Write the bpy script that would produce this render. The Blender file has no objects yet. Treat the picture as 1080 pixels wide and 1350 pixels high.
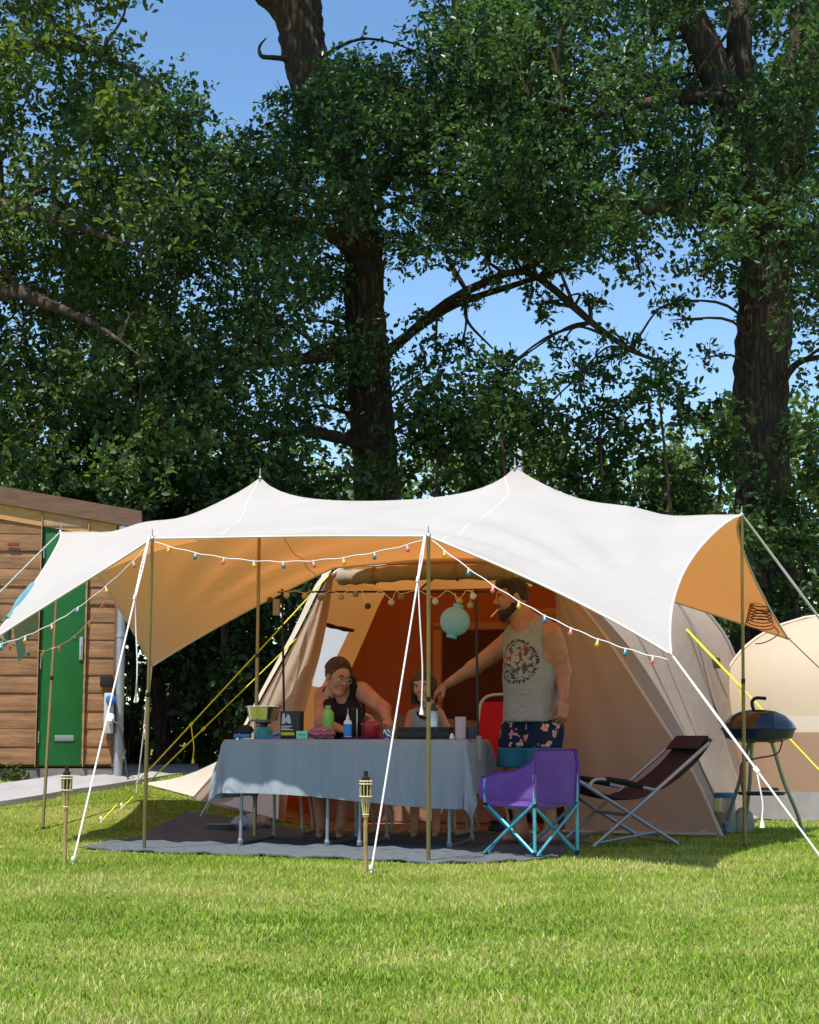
import bpy, bmesh, math, random
import numpy as np
from mathutils import Vector, Matrix

# ------------------------------------------------------------------ camera, sky, sun, exposure
SC = bpy.context.scene
COL = SC.collection
F, H, TILT = 2200.0, 0.73, math.atan(295 / 2200)      # focal length in photo pixels, lens height, upward tilt
cam_data = bpy.data.cameras.new('camera')
cam = bpy.data.objects.new('camera', cam_data)
COL.objects.link(cam)
cam.location = (0, 0, H)
cam.rotation_euler = (math.pi / 2 + TILT, 0, 0)
cam_data.sensor_fit = 'VERTICAL'
cam_data.sensor_height = 36.0
cam_data.sensor_width = 28.8
cam_data.lens = F / 1350 * 36.0
cam_data.clip_end = 2000
cam_data.clip_start = 0.05
SC.camera = cam

SUN = Vector((-0.25, -0.43, 1.0)).normalized()         # direction to the sun
sun_el = math.asin(SUN.z)
sun_az = math.atan2(SUN.x, SUN.y)
world = bpy.data.worlds.new('World')
SC.world = world
world.use_nodes = True
wn = world.node_tree.nodes
wl = world.node_tree.links
wn.clear()
sky = wn.new('ShaderNodeTexSky')
sky.sky_type = 'NISHITA'
sky.sun_disc = False
sky.sun_elevation = sun_el
sky.sun_rotation = sun_az
sky.air_density = 1.15
sky.dust_density = 0.0
sky.altitude = 900
sky.ozone_density = 1.0
bg = wn.new('ShaderNodeBackground')
bg.inputs['Strength'].default_value = 0.14
wo = wn.new('ShaderNodeOutputWorld')
hs = wn.new('ShaderNodeHueSaturation')            # one even grade over the whole sky
hs.inputs['Saturation'].default_value = 1.17
wl.new(sky.outputs[0], hs.inputs['Color'])
wl.new(hs.outputs[0], bg.inputs[0])
wl.new(bg.outputs[0], wo.inputs[0])

sd = bpy.data.lights.new('sun', 'SUN')
sd.energy = 5.0
sd.angle = math.radians(0.55)
sd.color = (1.0, 0.965, 0.90)
so = bpy.data.objects.new('sun', sd)
COL.objects.link(so)
so.rotation_euler = SUN.to_track_quat('Z', 'Y').to_euler()
so.location = (-6, -8, 20)

SC.view_settings.view_transform = 'Standard'
SC.view_settings.look = 'None'
SC.view_settings.exposure = 0.5
SC.view_settings.gamma = 1.0
SC.view_settings.use_curve_mapping = False
SC.render.engine = 'CYCLES'
SC.cycles.max_bounces = 9
SC.cycles.diffuse_bounces = 4
SC.cycles.transmission_bounces = 8
SC.cycles.transparent_max_bounces = 8
SC.cycles.use_denoising = True
SC.cycles.sample_clamp_indirect = 6.0

rng = np.random.default_rng(7)
random.seed(7)

# ------------------------------------------------------------------ pixel rays of the photograph -> points in the place
UPV = np.array([0, -math.sin(TILT), math.cos(TILT)])
FWV = np.array([0, math.cos(TILT), math.sin(TILT)])
def ray(px, py):
    return np.array([(px - 540) / F, 0, 0]) + (675 - py) / F * UPV + FWV
def P(px, py, Y):
    d = ray(px, py)
    return np.array([0, 0, H]) + d * (Y / d[1])
def sstep(x, a, b):
    t = np.clip((x - a) / (b - a), 0, 1)
    return t * t * (3 - 2 * t)
def gz(x, y):                                          # the lawn: level, rising a little towards the shed
    return 0.40 * sstep(y, 12.0, 15.0) * sstep(-x, 0.5, 2.2) + 0.012 * np.sin(x * 1.3 + 0.5) * np.sin(y * 0.9) * sstep(np.abs(y - 10.6), 2.2, 4.5)
def GP(px, py):
    lo, hi = 2.0, 60.0
    for _ in range(50):
        m = (lo + hi) / 2
        p = P(px, py, m)
        if p[2] > gz(p[0], p[1]): lo = m
        else: hi = m
    p = P(px, py, lo)
    p[2] = gz(p[0], p[1])
    return p
def PV(px, py, p0, d):                                 # ray meets the vertical plane through p0 along direction d
    r = ray(px, py)
    n = np.array([-d[1], d[0]])
    k = ((p0[0]) * n[0] + (p0[1]) * n[1]) / (r[0] * n[0] + r[1] * n[1])
    return np.array([0, 0, H]) + r * k
def V3(*a): return np.array(a, float)
def lerp(a, b, t): return np.asarray(a) * (1 - t) + np.asarray(b) * t
def unit(v): v = np.asarray(v, float); return v / (np.linalg.norm(v) + 1e-12)

# ------------------------------------------------------------------ materials
MATS = {}
def mat(name, col, rough=0.6, metal=0.0, var=0.12, scale=6.0, bump=0.0, bscale=80.0, trans=None, spec=0.3,
        stretch=(1, 1, 1), sheen=0.0, coat=0.0, tint=None, wave=None, island=0.0, alpha=None):
    """procedural material: noise-varied colour, fine relief, optional light passing through"""
    if name in MATS: return MATS[name]
    m = bpy.data.materials.new(name)
    m.use_nodes = True
    N, L = m.node_tree.nodes, m.node_tree.links
    N.clear()
    out = N.new('ShaderNodeOutputMaterial')
    b = N.new('ShaderNodeBsdfPrincipled')
    b.inputs['Roughness'].default_value = rough
    b.inputs['Metallic'].default_value = metal
    b.inputs['Specular IOR Level'].default_value = spec
    b.inputs['Sheen Weight'].default_value = sheen
    b.inputs['Coat Weight'].default_value = coat
    tc = N.new('ShaderNodeTexCoord')
    mp = N.new('ShaderNodeMapping')
    mp.inputs['Scale'].default_value = stretch
    L.new(tc.outputs['Object'], mp.inputs[0])
    nz = N.new('ShaderNodeTexNoise')
    nz.inputs['Scale'].default_value = scale
    nz.inputs['Detail'].default_value = 6
    nz.inputs['Roughness'].default_value = 0.62
    L.new(mp.outputs[0], nz.inputs['Vector'])
    rmp = N.new('ShaderNodeValToRGB')
    c = np.array(col[:3])
    t = np.array(tint if tint is not None else col[:3])
    rmp.color_ramp.elements[0].position = 0.3
    rmp.color_ramp.elements[1].position = 0.72
    rmp.color_ramp.elements[0].color = (*np.clip(t * (1 - var), 0, 1), 1)
    rmp.color_ramp.elements[1].color = (*np.clip(c * (1 + var), 0, 1), 1)
    L.new(nz.outputs['Fac'], rmp.inputs[0])
    csock = rmp.outputs[0]
    if island:
        gi = N.new('ShaderNodeNewGeometry')
        mr = N.new('ShaderNodeMapRange')
        mr.inputs[3].default_value = 1 - island
        mr.inputs[4].default_value = 1 + island
        L.new(gi.outputs['Random Per Island'], mr.inputs[0])
        mx = N.new('ShaderNodeVectorMath'); mx.operation = 'SCALE'
        L.new(csock, mx.inputs[0]); L.new(mr.outputs[0], mx.inputs['Scale'])
        csock = mx.outputs[0]
    if wave:                                            # woven or printed stripes: (scale, colour, direction)
        wv = N.new('ShaderNodeTexWave')
        wv.inputs['Scale'].default_value = wave[0]
        wv.bands_direction = wave[2]
        wv.inputs['Distortion'].default_value = 0.6
        L.new(tc.outputs['Object'], wv.inputs['Vector'])
        mw = N.new('ShaderNodeMixRGB')
        mw.inputs[2].default_value = (*wave[1], 1)
        L.new(wv.outputs['Fac'], mw.inputs[0]); L.new(csock, mw.inputs[1])
        csock = mw.outputs[0]
    L.new(csock, b.inputs['Base Color'])
    if bump:
        n2 = N.new('ShaderNodeTexNoise')
        n2.inputs['Scale'].default_value = bscale
        n2.inputs['Detail'].default_value = 4
        L.new(mp.outputs[0], n2.inputs['Vector'])
        bp = N.new('ShaderNodeBump')
        bp.inputs['Strength'].default_value = bump
        bp.inputs['Distance'].default_value = 0.02
        L.new(n2.outputs['Fac'], bp.inputs['Height'])
        L.new(bp.outputs[0], b.inputs['Normal'])
    if alpha is not None:
        b.inputs['Transmission Weight'].default_value = alpha
        b.inputs['IOR'].default_value = 1.2
    last = b.outputs[0]
    if trans:
        tr = N.new('ShaderNodeBsdfTranslucent')
        tr.inputs[0].default_value = (*trans[0], 1)
        if island:
            mt = N.new('ShaderNodeVectorMath'); mt.operation = 'SCALE'
            mt.inputs[0].default_value = trans[0]
            L.new(mr.outputs[0], mt.inputs['Scale']); L.new(mt.outputs[0], tr.inputs[0])
        ms = N.new('ShaderNodeMixShader')
        ms.inputs[0].default_value = trans[1]
        L.new(b.outputs[0], ms.inputs[1]); L.new(tr.outputs[0], ms.inputs[2])
        last = ms.outputs[0]
    L.new(last, out.inputs[0])
    MATS[name] = m
    return m

# ------------------------------------------------------------------ mesh helpers
def tag(o, label=None, cat=None, group=None, kind=None):
    if label: o['label'] = label
    if cat: o['category'] = cat
    if group: o['group'] = group
    if kind: o['kind'] = kind
    return o
def thing(name, label, cat, loc=(0, 0, 0), group=None):
    o = bpy.data.objects.new(name, None)
    o.empty_display_size = 0.1
    COL.objects.link(o)
    o.location = tuple(float(c) for c in loc)
    return tag(o, label, cat, group)
def root_of(o):
    t = Vector((0, 0, 0))
    while o is not None and o.type == 'EMPTY':
        t += o.location; o = o.parent
    return t
def link(name, me, m, parent=None, smooth=35):
    o = bpy.data.objects.new(name, me)
    COL.objects.link(o)
    if m is not None and not me.materials: me.materials.append(m)
    if parent is not None:
        o.parent = parent
        if parent.type == 'EMPTY':
            o.matrix_parent_inverse = Matrix.Translation(-root_of(parent))
    if smooth:
        me.shade_smooth()
        me.set_sharp_from_angle(angle=math.radians(smooth))
    return o
def arr_mesh(name, v, f):
    """fast mesh from an (N,3) and an (M,k) array"""
    me = bpy.data.meshes.new(name)
    v = np.ascontiguousarray(v, np.float32); f = np.ascontiguousarray(f, np.int32)
    me.vertices.add(len(v)); me.vertices.foreach_set('co', v.ravel())
    me.loops.add(f.size); me.loops.foreach_set('vertex_index', f.ravel())
    me.polygons.add(len(f))
    me.polygons.foreach_set('loop_start', np.arange(0, f.size, f.shape[1], dtype=np.int32))
    me.polygons.foreach_set('loop_total', np.full(len(f), f.shape[1], np.int32))
    me.update(calc_edges=True)
    return me
class MB:
    """collects shapes in world coordinates, then links them as one mesh object"""
    def __init__(s): s.v = []; s.f = []
    def add(s, vs, fs):
        n = len(s.v)
        s.v += [tuple(map(float, p)) for p in vs]
        s.f += [tuple(i + n for i in q) for q in fs]
        return s
    def box(s, c, size, R=None, bevel=0.0):
        bm = bmesh.new()
        bmesh.ops.create_cube(bm, size=1.0)
        for q in bm.verts: q.co = Vector((q.co.x * size[0], q.co.y * size[1], q.co.z * size[2]))
        if bevel: bmesh.ops.bevel(bm, geom=list(bm.edges), offset=bevel, segments=2, profile=0.6, affect='EDGES')
        bm.verts.index_update()
        R = np.eye(3) if R is None else np.asarray(R)
        vs = [R @ np.array(q.co) + np.asarray(c, float) for q in bm.verts]
        s.add(vs, [[q.index for q in fc.verts] for fc in bm.faces])
        bm.free()
        return s
    def tube(s, pts, r, n=8, cap=True, closed=False, flat=None):
        pts = np.asarray(pts, float)
        k = len(pts)
        rr = np.full(k, r) if np.isscalar(r) else np.asarray(r, float)
        if closed: tg = np.roll(pts, -1, 0) - np.roll(pts, 1, 0)
        else: tg = np.gradient(pts, axis=0)
        tg /= np.linalg.norm(tg, axis=1)[:, None] + 1e-12
        ref = np.array([0, 0, 1.0]) if abs(tg[0][2]) < 0.9 else np.array([1.0, 0, 0])
        vs = []; u = unit(np.cross(tg[0], ref))
        for i in range(k):
            u = unit(u - tg[i] * (u @ tg[i])); w = np.cross(tg[i], u)
            for j in range(n):
                a = 2 * math.pi * j / n
                vs.append(pts[i] + rr[i] * (math.cos(a) * u + math.sin(a) * w * (flat or 1)))
        fs = []
        for i in range(k if closed else k - 1):
            i2 = (i + 1) % k
            for j in range(n):
                j2 = (j + 1) % n
                fs.append((i * n + j, i * n + j2, i2 * n + j2, i2 * n + j))
        if cap and not closed:
            fs.append(tuple(range(n))[::-1]); fs.append(tuple((k - 1) * n + j for j in range(n)))
        return s.add(vs, fs)
    def lathe(s, prof, c=(0, 0, 0), n=20, R=None, sx=1.0, sy=1.0):
        R = np.eye(3) if R is None else np.asarray(R)
        vs = []; fs = []
        for (r, z) in prof:
            for j in range(n):
                a = 2 * math.pi * j / n
                vs.append(R @ np.array([r * math.cos(a) * sx, r * math.sin(a) * sy, z]) + np.asarray(c, float))
        for i in range(len(prof) - 1):
            for j in range(n):
                j2 = (j + 1) % n
                fs.append((i * n + j, i * n + j2, (i + 1) * n + j2, (i + 1) * n + j))
        fs.append(tuple(range(n))[::-1]); fs.append(tuple((len(prof) - 1) * n + j for j in range(n)))
        return s.add(vs, fs)
    def ball(s, c, r, n=12, m=8, R=None):
        r = (r, r, r) if np.isscalar(r) else r
        prof = [(math.sin(math.pi * i / m), -math.cos(math.pi * i / m)) for i in range(m + 1)]
        R = np.eye(3) if R is None else np.asarray(R)
        vs = []; fs = []
        for (q, z) in prof:
            for j in range(n):
                a = 2 * math.pi * j / n
                vs.append(R @ np.array([q * math.cos(a) * r[0], q * math.sin(a) * r[1], z * r[2]]) + np.asarray(c, float))
        for i in range(m):
            for j in range(n):
                j2 = (j + 1) % n
                fs.append((i * n + j, i * n + j2, (i + 1) * n + j2, (i + 1) * n + j))
        return s.add(vs, fs)
    def grid(s, G, flip=False, skip=None):
        G = np.asarray(G, float)
        a, b = G.shape[:2]
        fs = []
        for i in range(a - 1):
            for j in range(b - 1):
                if skip is not None and skip(i, j): continue
                q = (i * b + j, (i + 1) * b + j, (i + 1) * b + j + 1, i * b + j + 1)
                fs.append(q[::-1] if flip else q)
        return s.add(G.reshape(-1, 3), fs)
    def slab(s, G, t, skip=None):
        """grid given a thickness: offset copy along its own normals plus rim"""
        G = np.asarray(G, float)
        gu = np.gradient(G, axis=0); gv = np.gradient(G, axis=1)
        nn = np.cross(gu, gv); nn /= np.linalg.norm(nn, axis=2)[..., None] + 1e-12
        a, b = G.shape[:2]
        B = G - nn * t
        vs = np.concatenate([G.reshape(-1, 3), B.reshape(-1, 3)])
        o = a * b; fs = []
        idx = lambda i, j: i * b + j
        keep = np.ones((a - 1, b - 1), bool)
        for i in range(a - 1):
            for j in range(b - 1):
                if skip is not None and skip(i, j): keep[i, j] = False; continue
                fs.append((idx(i, j), idx(i + 1, j), idx(i + 1, j + 1), idx(i, j + 1)))
                fs.append((o + idx(i, j), o + idx(i, j + 1), o + idx(i + 1, j + 1), o + idx(i + 1, j)))
        for i in range(a - 1):
            for j in range(b - 1):
                if not keep[i, j]: continue
                if j == 0 or not keep[i, j - 1]: fs.append((idx(i, j), o + idx(i, j), o + idx(i + 1, j), idx(i + 1, j)))
                if j == b - 2 or not keep[i, j + 1]: fs.append((idx(i + 1, j + 1), o + idx(i + 1, j + 1), o + idx(i, j + 1), idx(i, j + 1)))
                if i == 0 or not keep[i - 1, j]: fs.append((idx(i, j + 1), o + idx(i, j + 1), o + idx(i, j), idx(i, j)))
                if i == a - 2 or not keep[i + 1, j]: fs.append((idx(i + 1, j), o + idx(i + 1, j), o + idx(i + 1, j + 1), idx(i + 1, j + 1)))
        return s.add(vs, fs)
    def build(s, name, m, parent=None, smooth=35):
        me = bpy.data.meshes.new(name)
        me.from_pydata(s.v, [], s.f)
        me.update()
        return link(name, me, m, parent, smooth)
def curve(pts, n=24):
    """Catmull-Rom through the points"""
    p = np.asarray(pts, float)
    p = np.vstack([2 * p[0] - p[1], p, 2 * p[-1] - p[-2]])
    out = []
    seg = len(p) - 3
    for i in range(seg):
        k = max(2, n // seg)
        for t in np.linspace(0, 1, k, endpoint=(i == seg - 1)):
            a, b, c, d = p[i:i + 4]
            out.append(0.5 * ((2 * b) + (c - a) * t + (2 * a - 5 * b + 4 * c - d) * t * t + (3 * b - a - 3 * c + d) * t ** 3))
    return np.array(out)
def frame(x, up=(0, 0, 1)):
    x = unit(x); y = unit(np.cross(up, x)); z = np.cross(x, y)
    return np.stack([x, y, z], 1)
def rotz(a): c, s = math.cos(a), math.sin(a); return np.array([[c, -s, 0], [s, c, 0], [0, 0, 1.0]])
def one(mb, name, m, label, cat, group=None, smooth=35):
    return tag(mb.build(name, m, None, smooth), label, cat, group)

# ------------------------------------------------------------------ ground
def soil_material():
    m = bpy.data.materials.new('lawn_soil'); m.use_nodes = True
    N, L = m.node_tree.nodes, m.node_tree.links
    b = N['Principled BSDF']; b.inputs['Roughness'].default_value = 0.95; b.inputs['Specular IOR Level'].default_value = 0.1
    tc = N.new('ShaderNodeTexCoord')
    n1 = N.new('ShaderNodeTexNoise'); n1.inputs['Scale'].default_value = 1.7; n1.inputs['Detail'].default_value = 8
    n2 = N.new('ShaderNodeTexNoise'); n2.inputs['Scale'].default_value = 55; n2.inputs['Detail'].default_value = 5
    L.new(tc.outputs['Object'], n1.inputs['Vector']); L.new(tc.outputs['Object'], n2.inputs['Vector'])
    r1 = N.new('ShaderNodeValToRGB')
    r1.color_ramp.elements[0].color = (0.15, 0.20, 0.025, 1); r1.color_ramp.elements[1].color = (0.30, 0.30, 0.08, 1)
    r1.color_ramp.elements[0].position = 0.35; r1.color_ramp.elements[1].position = 0.7
    L.new(n1.outputs['Fac'], r1.inputs[0])
    mx = N.new('ShaderNodeMixRGB'); mx.blend_type = 'MULTIPLY'; mx.inputs[0].default_value = 0.7
    r2 = N.new('ShaderNodeValToRGB')
    r2.color_ramp.elements[0].color = (0.35, 0.33, 0.3, 1); r2.color_ramp.elements[1].color = (1.1, 1.1, 1.0, 1)
    L.new(n2.outputs['Fac'], r2.inputs[0]); L.new(r1.outputs[0], mx.inputs[1]); L.new(r2.outputs[0], mx.inputs[2])
    L.new(mx.outputs[0], b.inputs['Base Color'])
    bp = N.new('ShaderNodeBump'); bp.inputs['Strength'].default_value = 0.8; bp.inputs['Distance'].default_value = 0.03
    L.new(n2.outputs['Fac'], bp.inputs['Height']); L.new(bp.outputs[0], b.inputs['Normal'])
    return m
xs = np.concatenate([-np.geomspace(900, 9, 18), np.linspace(-8, 8, 97), np.geomspace(9, 900, 18)])
ys = np.concatenate([[-300, -60, -15, -5], np.linspace(-2, 24, 131), np.geomspace(25, 1500, 24)])
XX, YY = np.meshgrid(xs, ys, indexing='ij')
lawn_mb = MB().grid(np.stack([XX, YY, gz(XX, YY)], 2))
tag(lawn_mb.build('lawn', soil_material(), None, 180), kind='structure')

# groundsheet under the canopy (its outline is needed for the grass too)
SHEET_F = [GP(104, 1120), GP(200, 1125), GP(320, 1129), GP(440, 1133), GP(565, 1139), GP(660, 1138), GP(735, 1132)]
SHEET_B = [V3(-1.75, 13.3, 0), V3(-1.2, 13.2, 0), V3(-0.6, 13.0, 0), V3(0.0, 12.8, 0), V3(0.6, 12.6, 0), V3(1.0, 12.5, 0), V3(1.32, 12.4, 0)]
# tent layout
TA, TB = unit((0.94, -0.34, 0)), unit((0.34, 0.94, 0))
TO = V3(1.87, 12.5, 0)
def tent(s, b, z):                                      # s metres to the left of the front right corner, b metres into the tent
    p = TO - TA * s + TB * b
    return V3(p[0], p[1], z + gz(p[0], p[1]))
# path
PATH_F = [GP(-420, 1095), GP(-200, 1082), GP(0, 1064), GP(50, 1056), GP(94, 1048), GP(139, 1042), GP(200, 1032), GP(262, 1022)]
PATH_B = [GP(-420, 1052), GP(-200, 1047), GP(0, 1040), GP(50, 1033), GP(94, 1026), GP(139, 1018), GP(200, 1014), GP(262, 1012)]
G = []
for a, b in zip(PATH_F, PATH_B):
    G.append([np.append(lerp(a, b, t)[:2], 0) for t in np.linspace(0, 1, 5)])
G = np.array(G); G[..., 2] = gz(G[..., 0], G[..., 1]) + 0.045
concrete = mat('concrete', (0.31, 0.30, 0.295), 0.9, var=0.16, scale=2.5, bump=0.3, bscale=60)
path_mb = MB().slab(G, 0.12)
tag(path_mb.build('path', concrete, None, 30), kind='structure')

def in_poly(x, y, poly):
    poly = np.asarray(poly)[:, :2]
    ins = np.zeros(len(x), bool)
    j = len(poly) - 1
    for i in range(len(poly)):
        xi, yi = poly[i]; xj, yj = poly[j]
        c = ((yi > y) != (yj > y)) & (x < (xj - xi) * (y - yi) / (yj - yi + 1e-12) + xi)
        ins ^= c; j = i
    return ins

# ------------------------------------------------------------------ grass blades
def grass_material():
    m = bpy.data.materials.new('grass_blades'); m.use_nodes = True
    N, L = m.node_tree.nodes, m.node_tree.links
    N.clear()
    out = N.new('ShaderNodeOutputMaterial')
    tc = N.new('ShaderNodeTexCoord'); gi = N.new('ShaderNodeNewGeometry')
    n1 = N.new('ShaderNodeTexNoise'); n1.inputs['Scale'].default_value = 1.9; n1.inputs['Detail'].default_value = 9; n1.inputs['Roughness'].default_value = 0.74
    L.new(tc.outputs['Object'], n1.inputs['Vector'])
    ad = N.new('ShaderNodeMath'); ad.operation = 'MULTIPLY_ADD'; ad.inputs[1].default_value = 0.40; ad.inputs[2].default_value = -0.19
    L.new(gi.outputs['Random Per Island'], ad.inputs[0])
    sm = N.new('ShaderNodeMath'); sm.operation = 'ADD'
    n0 = N.new('ShaderNodeTexNoise'); n0.inputs['Scale'].default_value = 0.55; n0.inputs['Detail'].default_value = 3
    mp = N.new('ShaderNodeMapping'); mp.inputs['Scale'].default_value = (0.6, 1.5, 1); L.new(tc.outputs['Object'], mp.inputs[0]); L.new(mp.outputs[0], n0.inputs['Vector'])
    mm = N.new('ShaderNodeMath'); mm.operation = 'MULTIPLY_ADD'; mm.inputs[1].default_value = 0.8; L.new(n0.outputs['Fac'], mm.inputs[0])
    m5 = N.new('ShaderNodeMath'); m5.operation = 'MULTIPLY_ADD'; m5.inputs[1].default_value = 0.9; m5.inputs[2].default_value = -0.34; L.new(n1.outputs['Fac'], m5.inputs[0]); L.new(m5.outputs[0], mm.inputs[2])
    L.new(mm.outputs[0], sm.inputs[0]); L.new(ad.outputs[0], sm.inputs[1])
    r = N.new('ShaderNodeValToRGB'); cr = r.color_ramp
    cr.elements[0].position = 0.27; cr.elements[0].color = (0.12, 0.20, 0.02, 1)
    cr.elements[1].position = 0.77; cr.elements[1].color = (0.62, 0.54, 0.24, 1)
    e = cr.elements.new(0.44); e.color = (0.235, 0.40, 0.028, 1)
    e = cr.elements.new(0.59); e.color = (0.36, 0.475, 0.055, 1)
    L.new(sm.outputs[0], r.inputs[0])
    d = N.new('ShaderNodeBsdfPrincipled'); d.inputs['Roughness'].default_value = 0.5; d.inputs['Specular IOR Level'].default_value = 0.25
    t = N.new('ShaderNodeBsdfTranslucent')
    L.new(r.outputs[0], d.inputs['Base Color']); L.new(r.outputs[0], t.inputs[0])
    ms = N.new('ShaderNodeMixShader'); ms.inputs[0].default_value = 0.38
    L.new(d.outputs[0], ms.inputs[1]); L.new(t.outputs[0], ms.inputs[2]); L.new(ms.outputs[0], out.inputs[0])
    return m
NB = 345000
yy = np.linspace(3.1, 19, 400)
pdf = (0.53 * yy + 2.0) * yy ** -1.55; cdf = np.cumsum(pdf); cdf /= cdf[-1]
gy = np.interp(rng.random(NB), cdf, yy)
gx = rng.uniform(-1, 1, NB) * (0.265 * gy + 1.0)
ghh = 0.0195 * (gy / 4) ** 0.22; gww = 0.0034 * (gy / 4) ** 0.85
sheet_poly = SHEET_F + SHEET_B[::-1]
path_poly = PATH_F + PATH_B[::-1]
tent_poly = [tent(-0.38, 0.05, 0), tent(4.0, 0.05, 0), tent(3.9, 4.5, 0), tent(-0.5, 4.5, 0)]
keep = ~(in_poly(gx, gy, sheet_poly) | in_poly(gx, gy, path_poly) | in_poly(gx, gy, tent_poly))
gx, gy, ghh, gww = gx[keep], gy[keep], ghh[keep], gww[keep]
# patchy height: the mown lawn is uneven
patch = 0.5 + 0.5 * np.sin(gx * 2.1 + 1.3 * np.sin(gy * 1.7)) * np.sin(gy * 2.7 + 1.1 * np.sin(gx * 2.3))
ghh = ghh * rng.uniform(0.45, 1.25, len(gx)) * (0.65 + 0.55 * patch) * np.where(rng.random(len(gx)) < 0.015, 1.7, 1.0)
ang = rng.uniform(0, 2 * math.pi, len(gx)); lean = rng.uniform(0.15, 1.15, len(gx)) * ghh
la = rng.uniform(0, 2 * math.pi, len(gx))
gw2 = gww * rng.uniform(0.7, 1.3, len(gx)) / 2
wx, wy = np.cos(ang) * gw2, np.sin(ang) * gw2
lx, ly = np.cos(la) * lean, np.sin(la) * lean
gzz = gz(gx, gy)
GV = np.empty((len(gx), 5, 3), np.float32)
GV[:, 0] = np.stack([gx - wx, gy - wy, gzz - 0.004], 1); GV[:, 1] = np.stack([gx + wx, gy + wy, gzz - 0.004], 1)
GV[:, 2] = np.stack([gx - wx * 0.8 + lx * 0.35, gy - wy * 0.8 + ly * 0.35, gzz + ghh * 0.6], 1)
GV[:, 3] = np.stack([gx + wx * 0.8 + lx * 0.35, gy + wy * 0.8 + ly * 0.35, gzz + ghh * 0.6], 1)
GV[:, 4] = np.stack([gx + lx, gy + ly, gzz + ghh * 0.95], 1)
near = gy + rng.normal(0, 0.8, len(gy)) < 6.8
n1_, n2_ = int(near.sum()), int((~near).sum())
b1 = np.arange(n1_, dtype=np.int32)[:, None] * 5
tri = np.concatenate([b1 + [0, 1, 3], b1 + [0, 3, 2], b1 + [2, 3, 4]], 1).reshape(-1, 3)
b2 = np.arange(n2_, dtype=np.int32)[:, None] * 3 + n1_ * 5
tri = np.concatenate([tri, b2 + [0, 1, 2]])
GV = np.concatenate([GV[near].reshape(-1, 3), GV[~near][:, [0, 1, 4]].reshape(-1, 3)])
go = link('grass', arr_mesh('grass', GV, tri), grass_material(), None, 0)
tag(go, 'short sunlit mown lawn grass with dry yellow patches', 'grass', kind='stuff')

# ------------------------------------------------------------------ foliage
LEAF = np.array([[0, 0, 0], [0.36, 0.22, 0.07], [0.74, 0.25, 0.05], [1, 0, -0.12], [0.70, -0.26, 0.05], [0.32, -0.20, 0.07]])
LEAF_F = np.array([[0, 3, 2, 1], [0, 5, 4, 3]])
def nrm(a): return a / (np.linalg.norm(a, axis=-1, keepdims=True) + 1e-9)
def leaf_cloud(blobs, size, per_twig=6, spread=0.8, bias=2.4):
    """blobs: rows (x, y, z, rx, ry, rz, number of leaves) -> leaf vertices and faces"""
    C = []; D = []
    for (x, y, z, rx, ry, rz, n) in blobs:
        k = max(1, int(n / per_twig))
        u = nrm(rng.normal(size=(k, 3))) * rng.random((k, 1)) ** (1 / bias)
        # uneven outline: push each direction in or out
        w = 1 + 0.28 * np.sin(u[:, :1] * 5 + x * 3) * np.sin(u[:, 1:2] * 4 + z * 2) + rng.normal(0, 0.1, (k, 1))
        C.append(np.array([x, y, z]) + u * w * [rx, ry, rz])
        D.append(nrm(u + rng.normal(0, 0.55, (k, 3)) + [0, 0, 0.1]))
    C = np.concatenate(C); D = np.concatenate(D)
    C = np.repeat(C, per_twig, 0); D = np.repeat(D, per_twig, 0)
    n = len(C)
    d = nrm(D * 0.55 + rng.normal(0, spread, (n, 3)))
    C = C - D * rng.uniform(0, 1.6, (n, 1)) * size + rng.normal(0, size * 0.35, (n, 3))
    up = np.array([0, 0, 1.0]) + rng.normal(0, 0.75, (n, 3))
    nn = nrm(up - d * np.sum(up * d, 1, keepdims=True))
    t = np.cross(nn, d)
    s = size * rng.uniform(0.55, 1.5, n)
    V = (C[:, None, :] + s[:, None, None] * (LEAF[None, :, 0:1] * d[:, None] + LEAF[None, :, 1:2] * t[:, None] + LEAF[None, :, 2:3] * nn[:, None]))
    Fc = (np.arange(n)[:, None, None] * 6 + LEAF_F[None]).reshape(-1, 4)
    return V.reshape(-1, 3), Fc
oak_leaf = mat('oak_leaf', (0.052, 0.104, 0.034), 0.36, var=0.45, scale=1.1, trans=((0.13, 0.26, 0.04), 0.28), spec=0.42, tint=(0.027, 0.066, 0.027), island=0.5)
oak_leaf_b = mat('oak_leaf_yellowish', (0.054, 0.098, 0.027), 0.42, var=0.3, scale=0.7, trans=((0.20, 0.30, 0.03), 0.30), spec=0.38, tint=(0.048, 0.088, 0.02), island=0.45)
hedge_leaf = mat('hedge_leaf', (0.042, 0.085, 0.022), 0.45, var=0.35, scale=1.2, trans=((0.10, 0.20, 0.025), 0.25), spec=0.35, tint=(0.026, 0.06, 0.018), island=0.5)
far_leaf = mat('far_leaf', (0.13, 0.185, 0.045), 0.6, var=0.35, scale=0.5, trans=((0.22, 0.30, 0.05), 0.3), spec=0.2, tint=(0.07, 0.12, 0.03), island=0.4)
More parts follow.
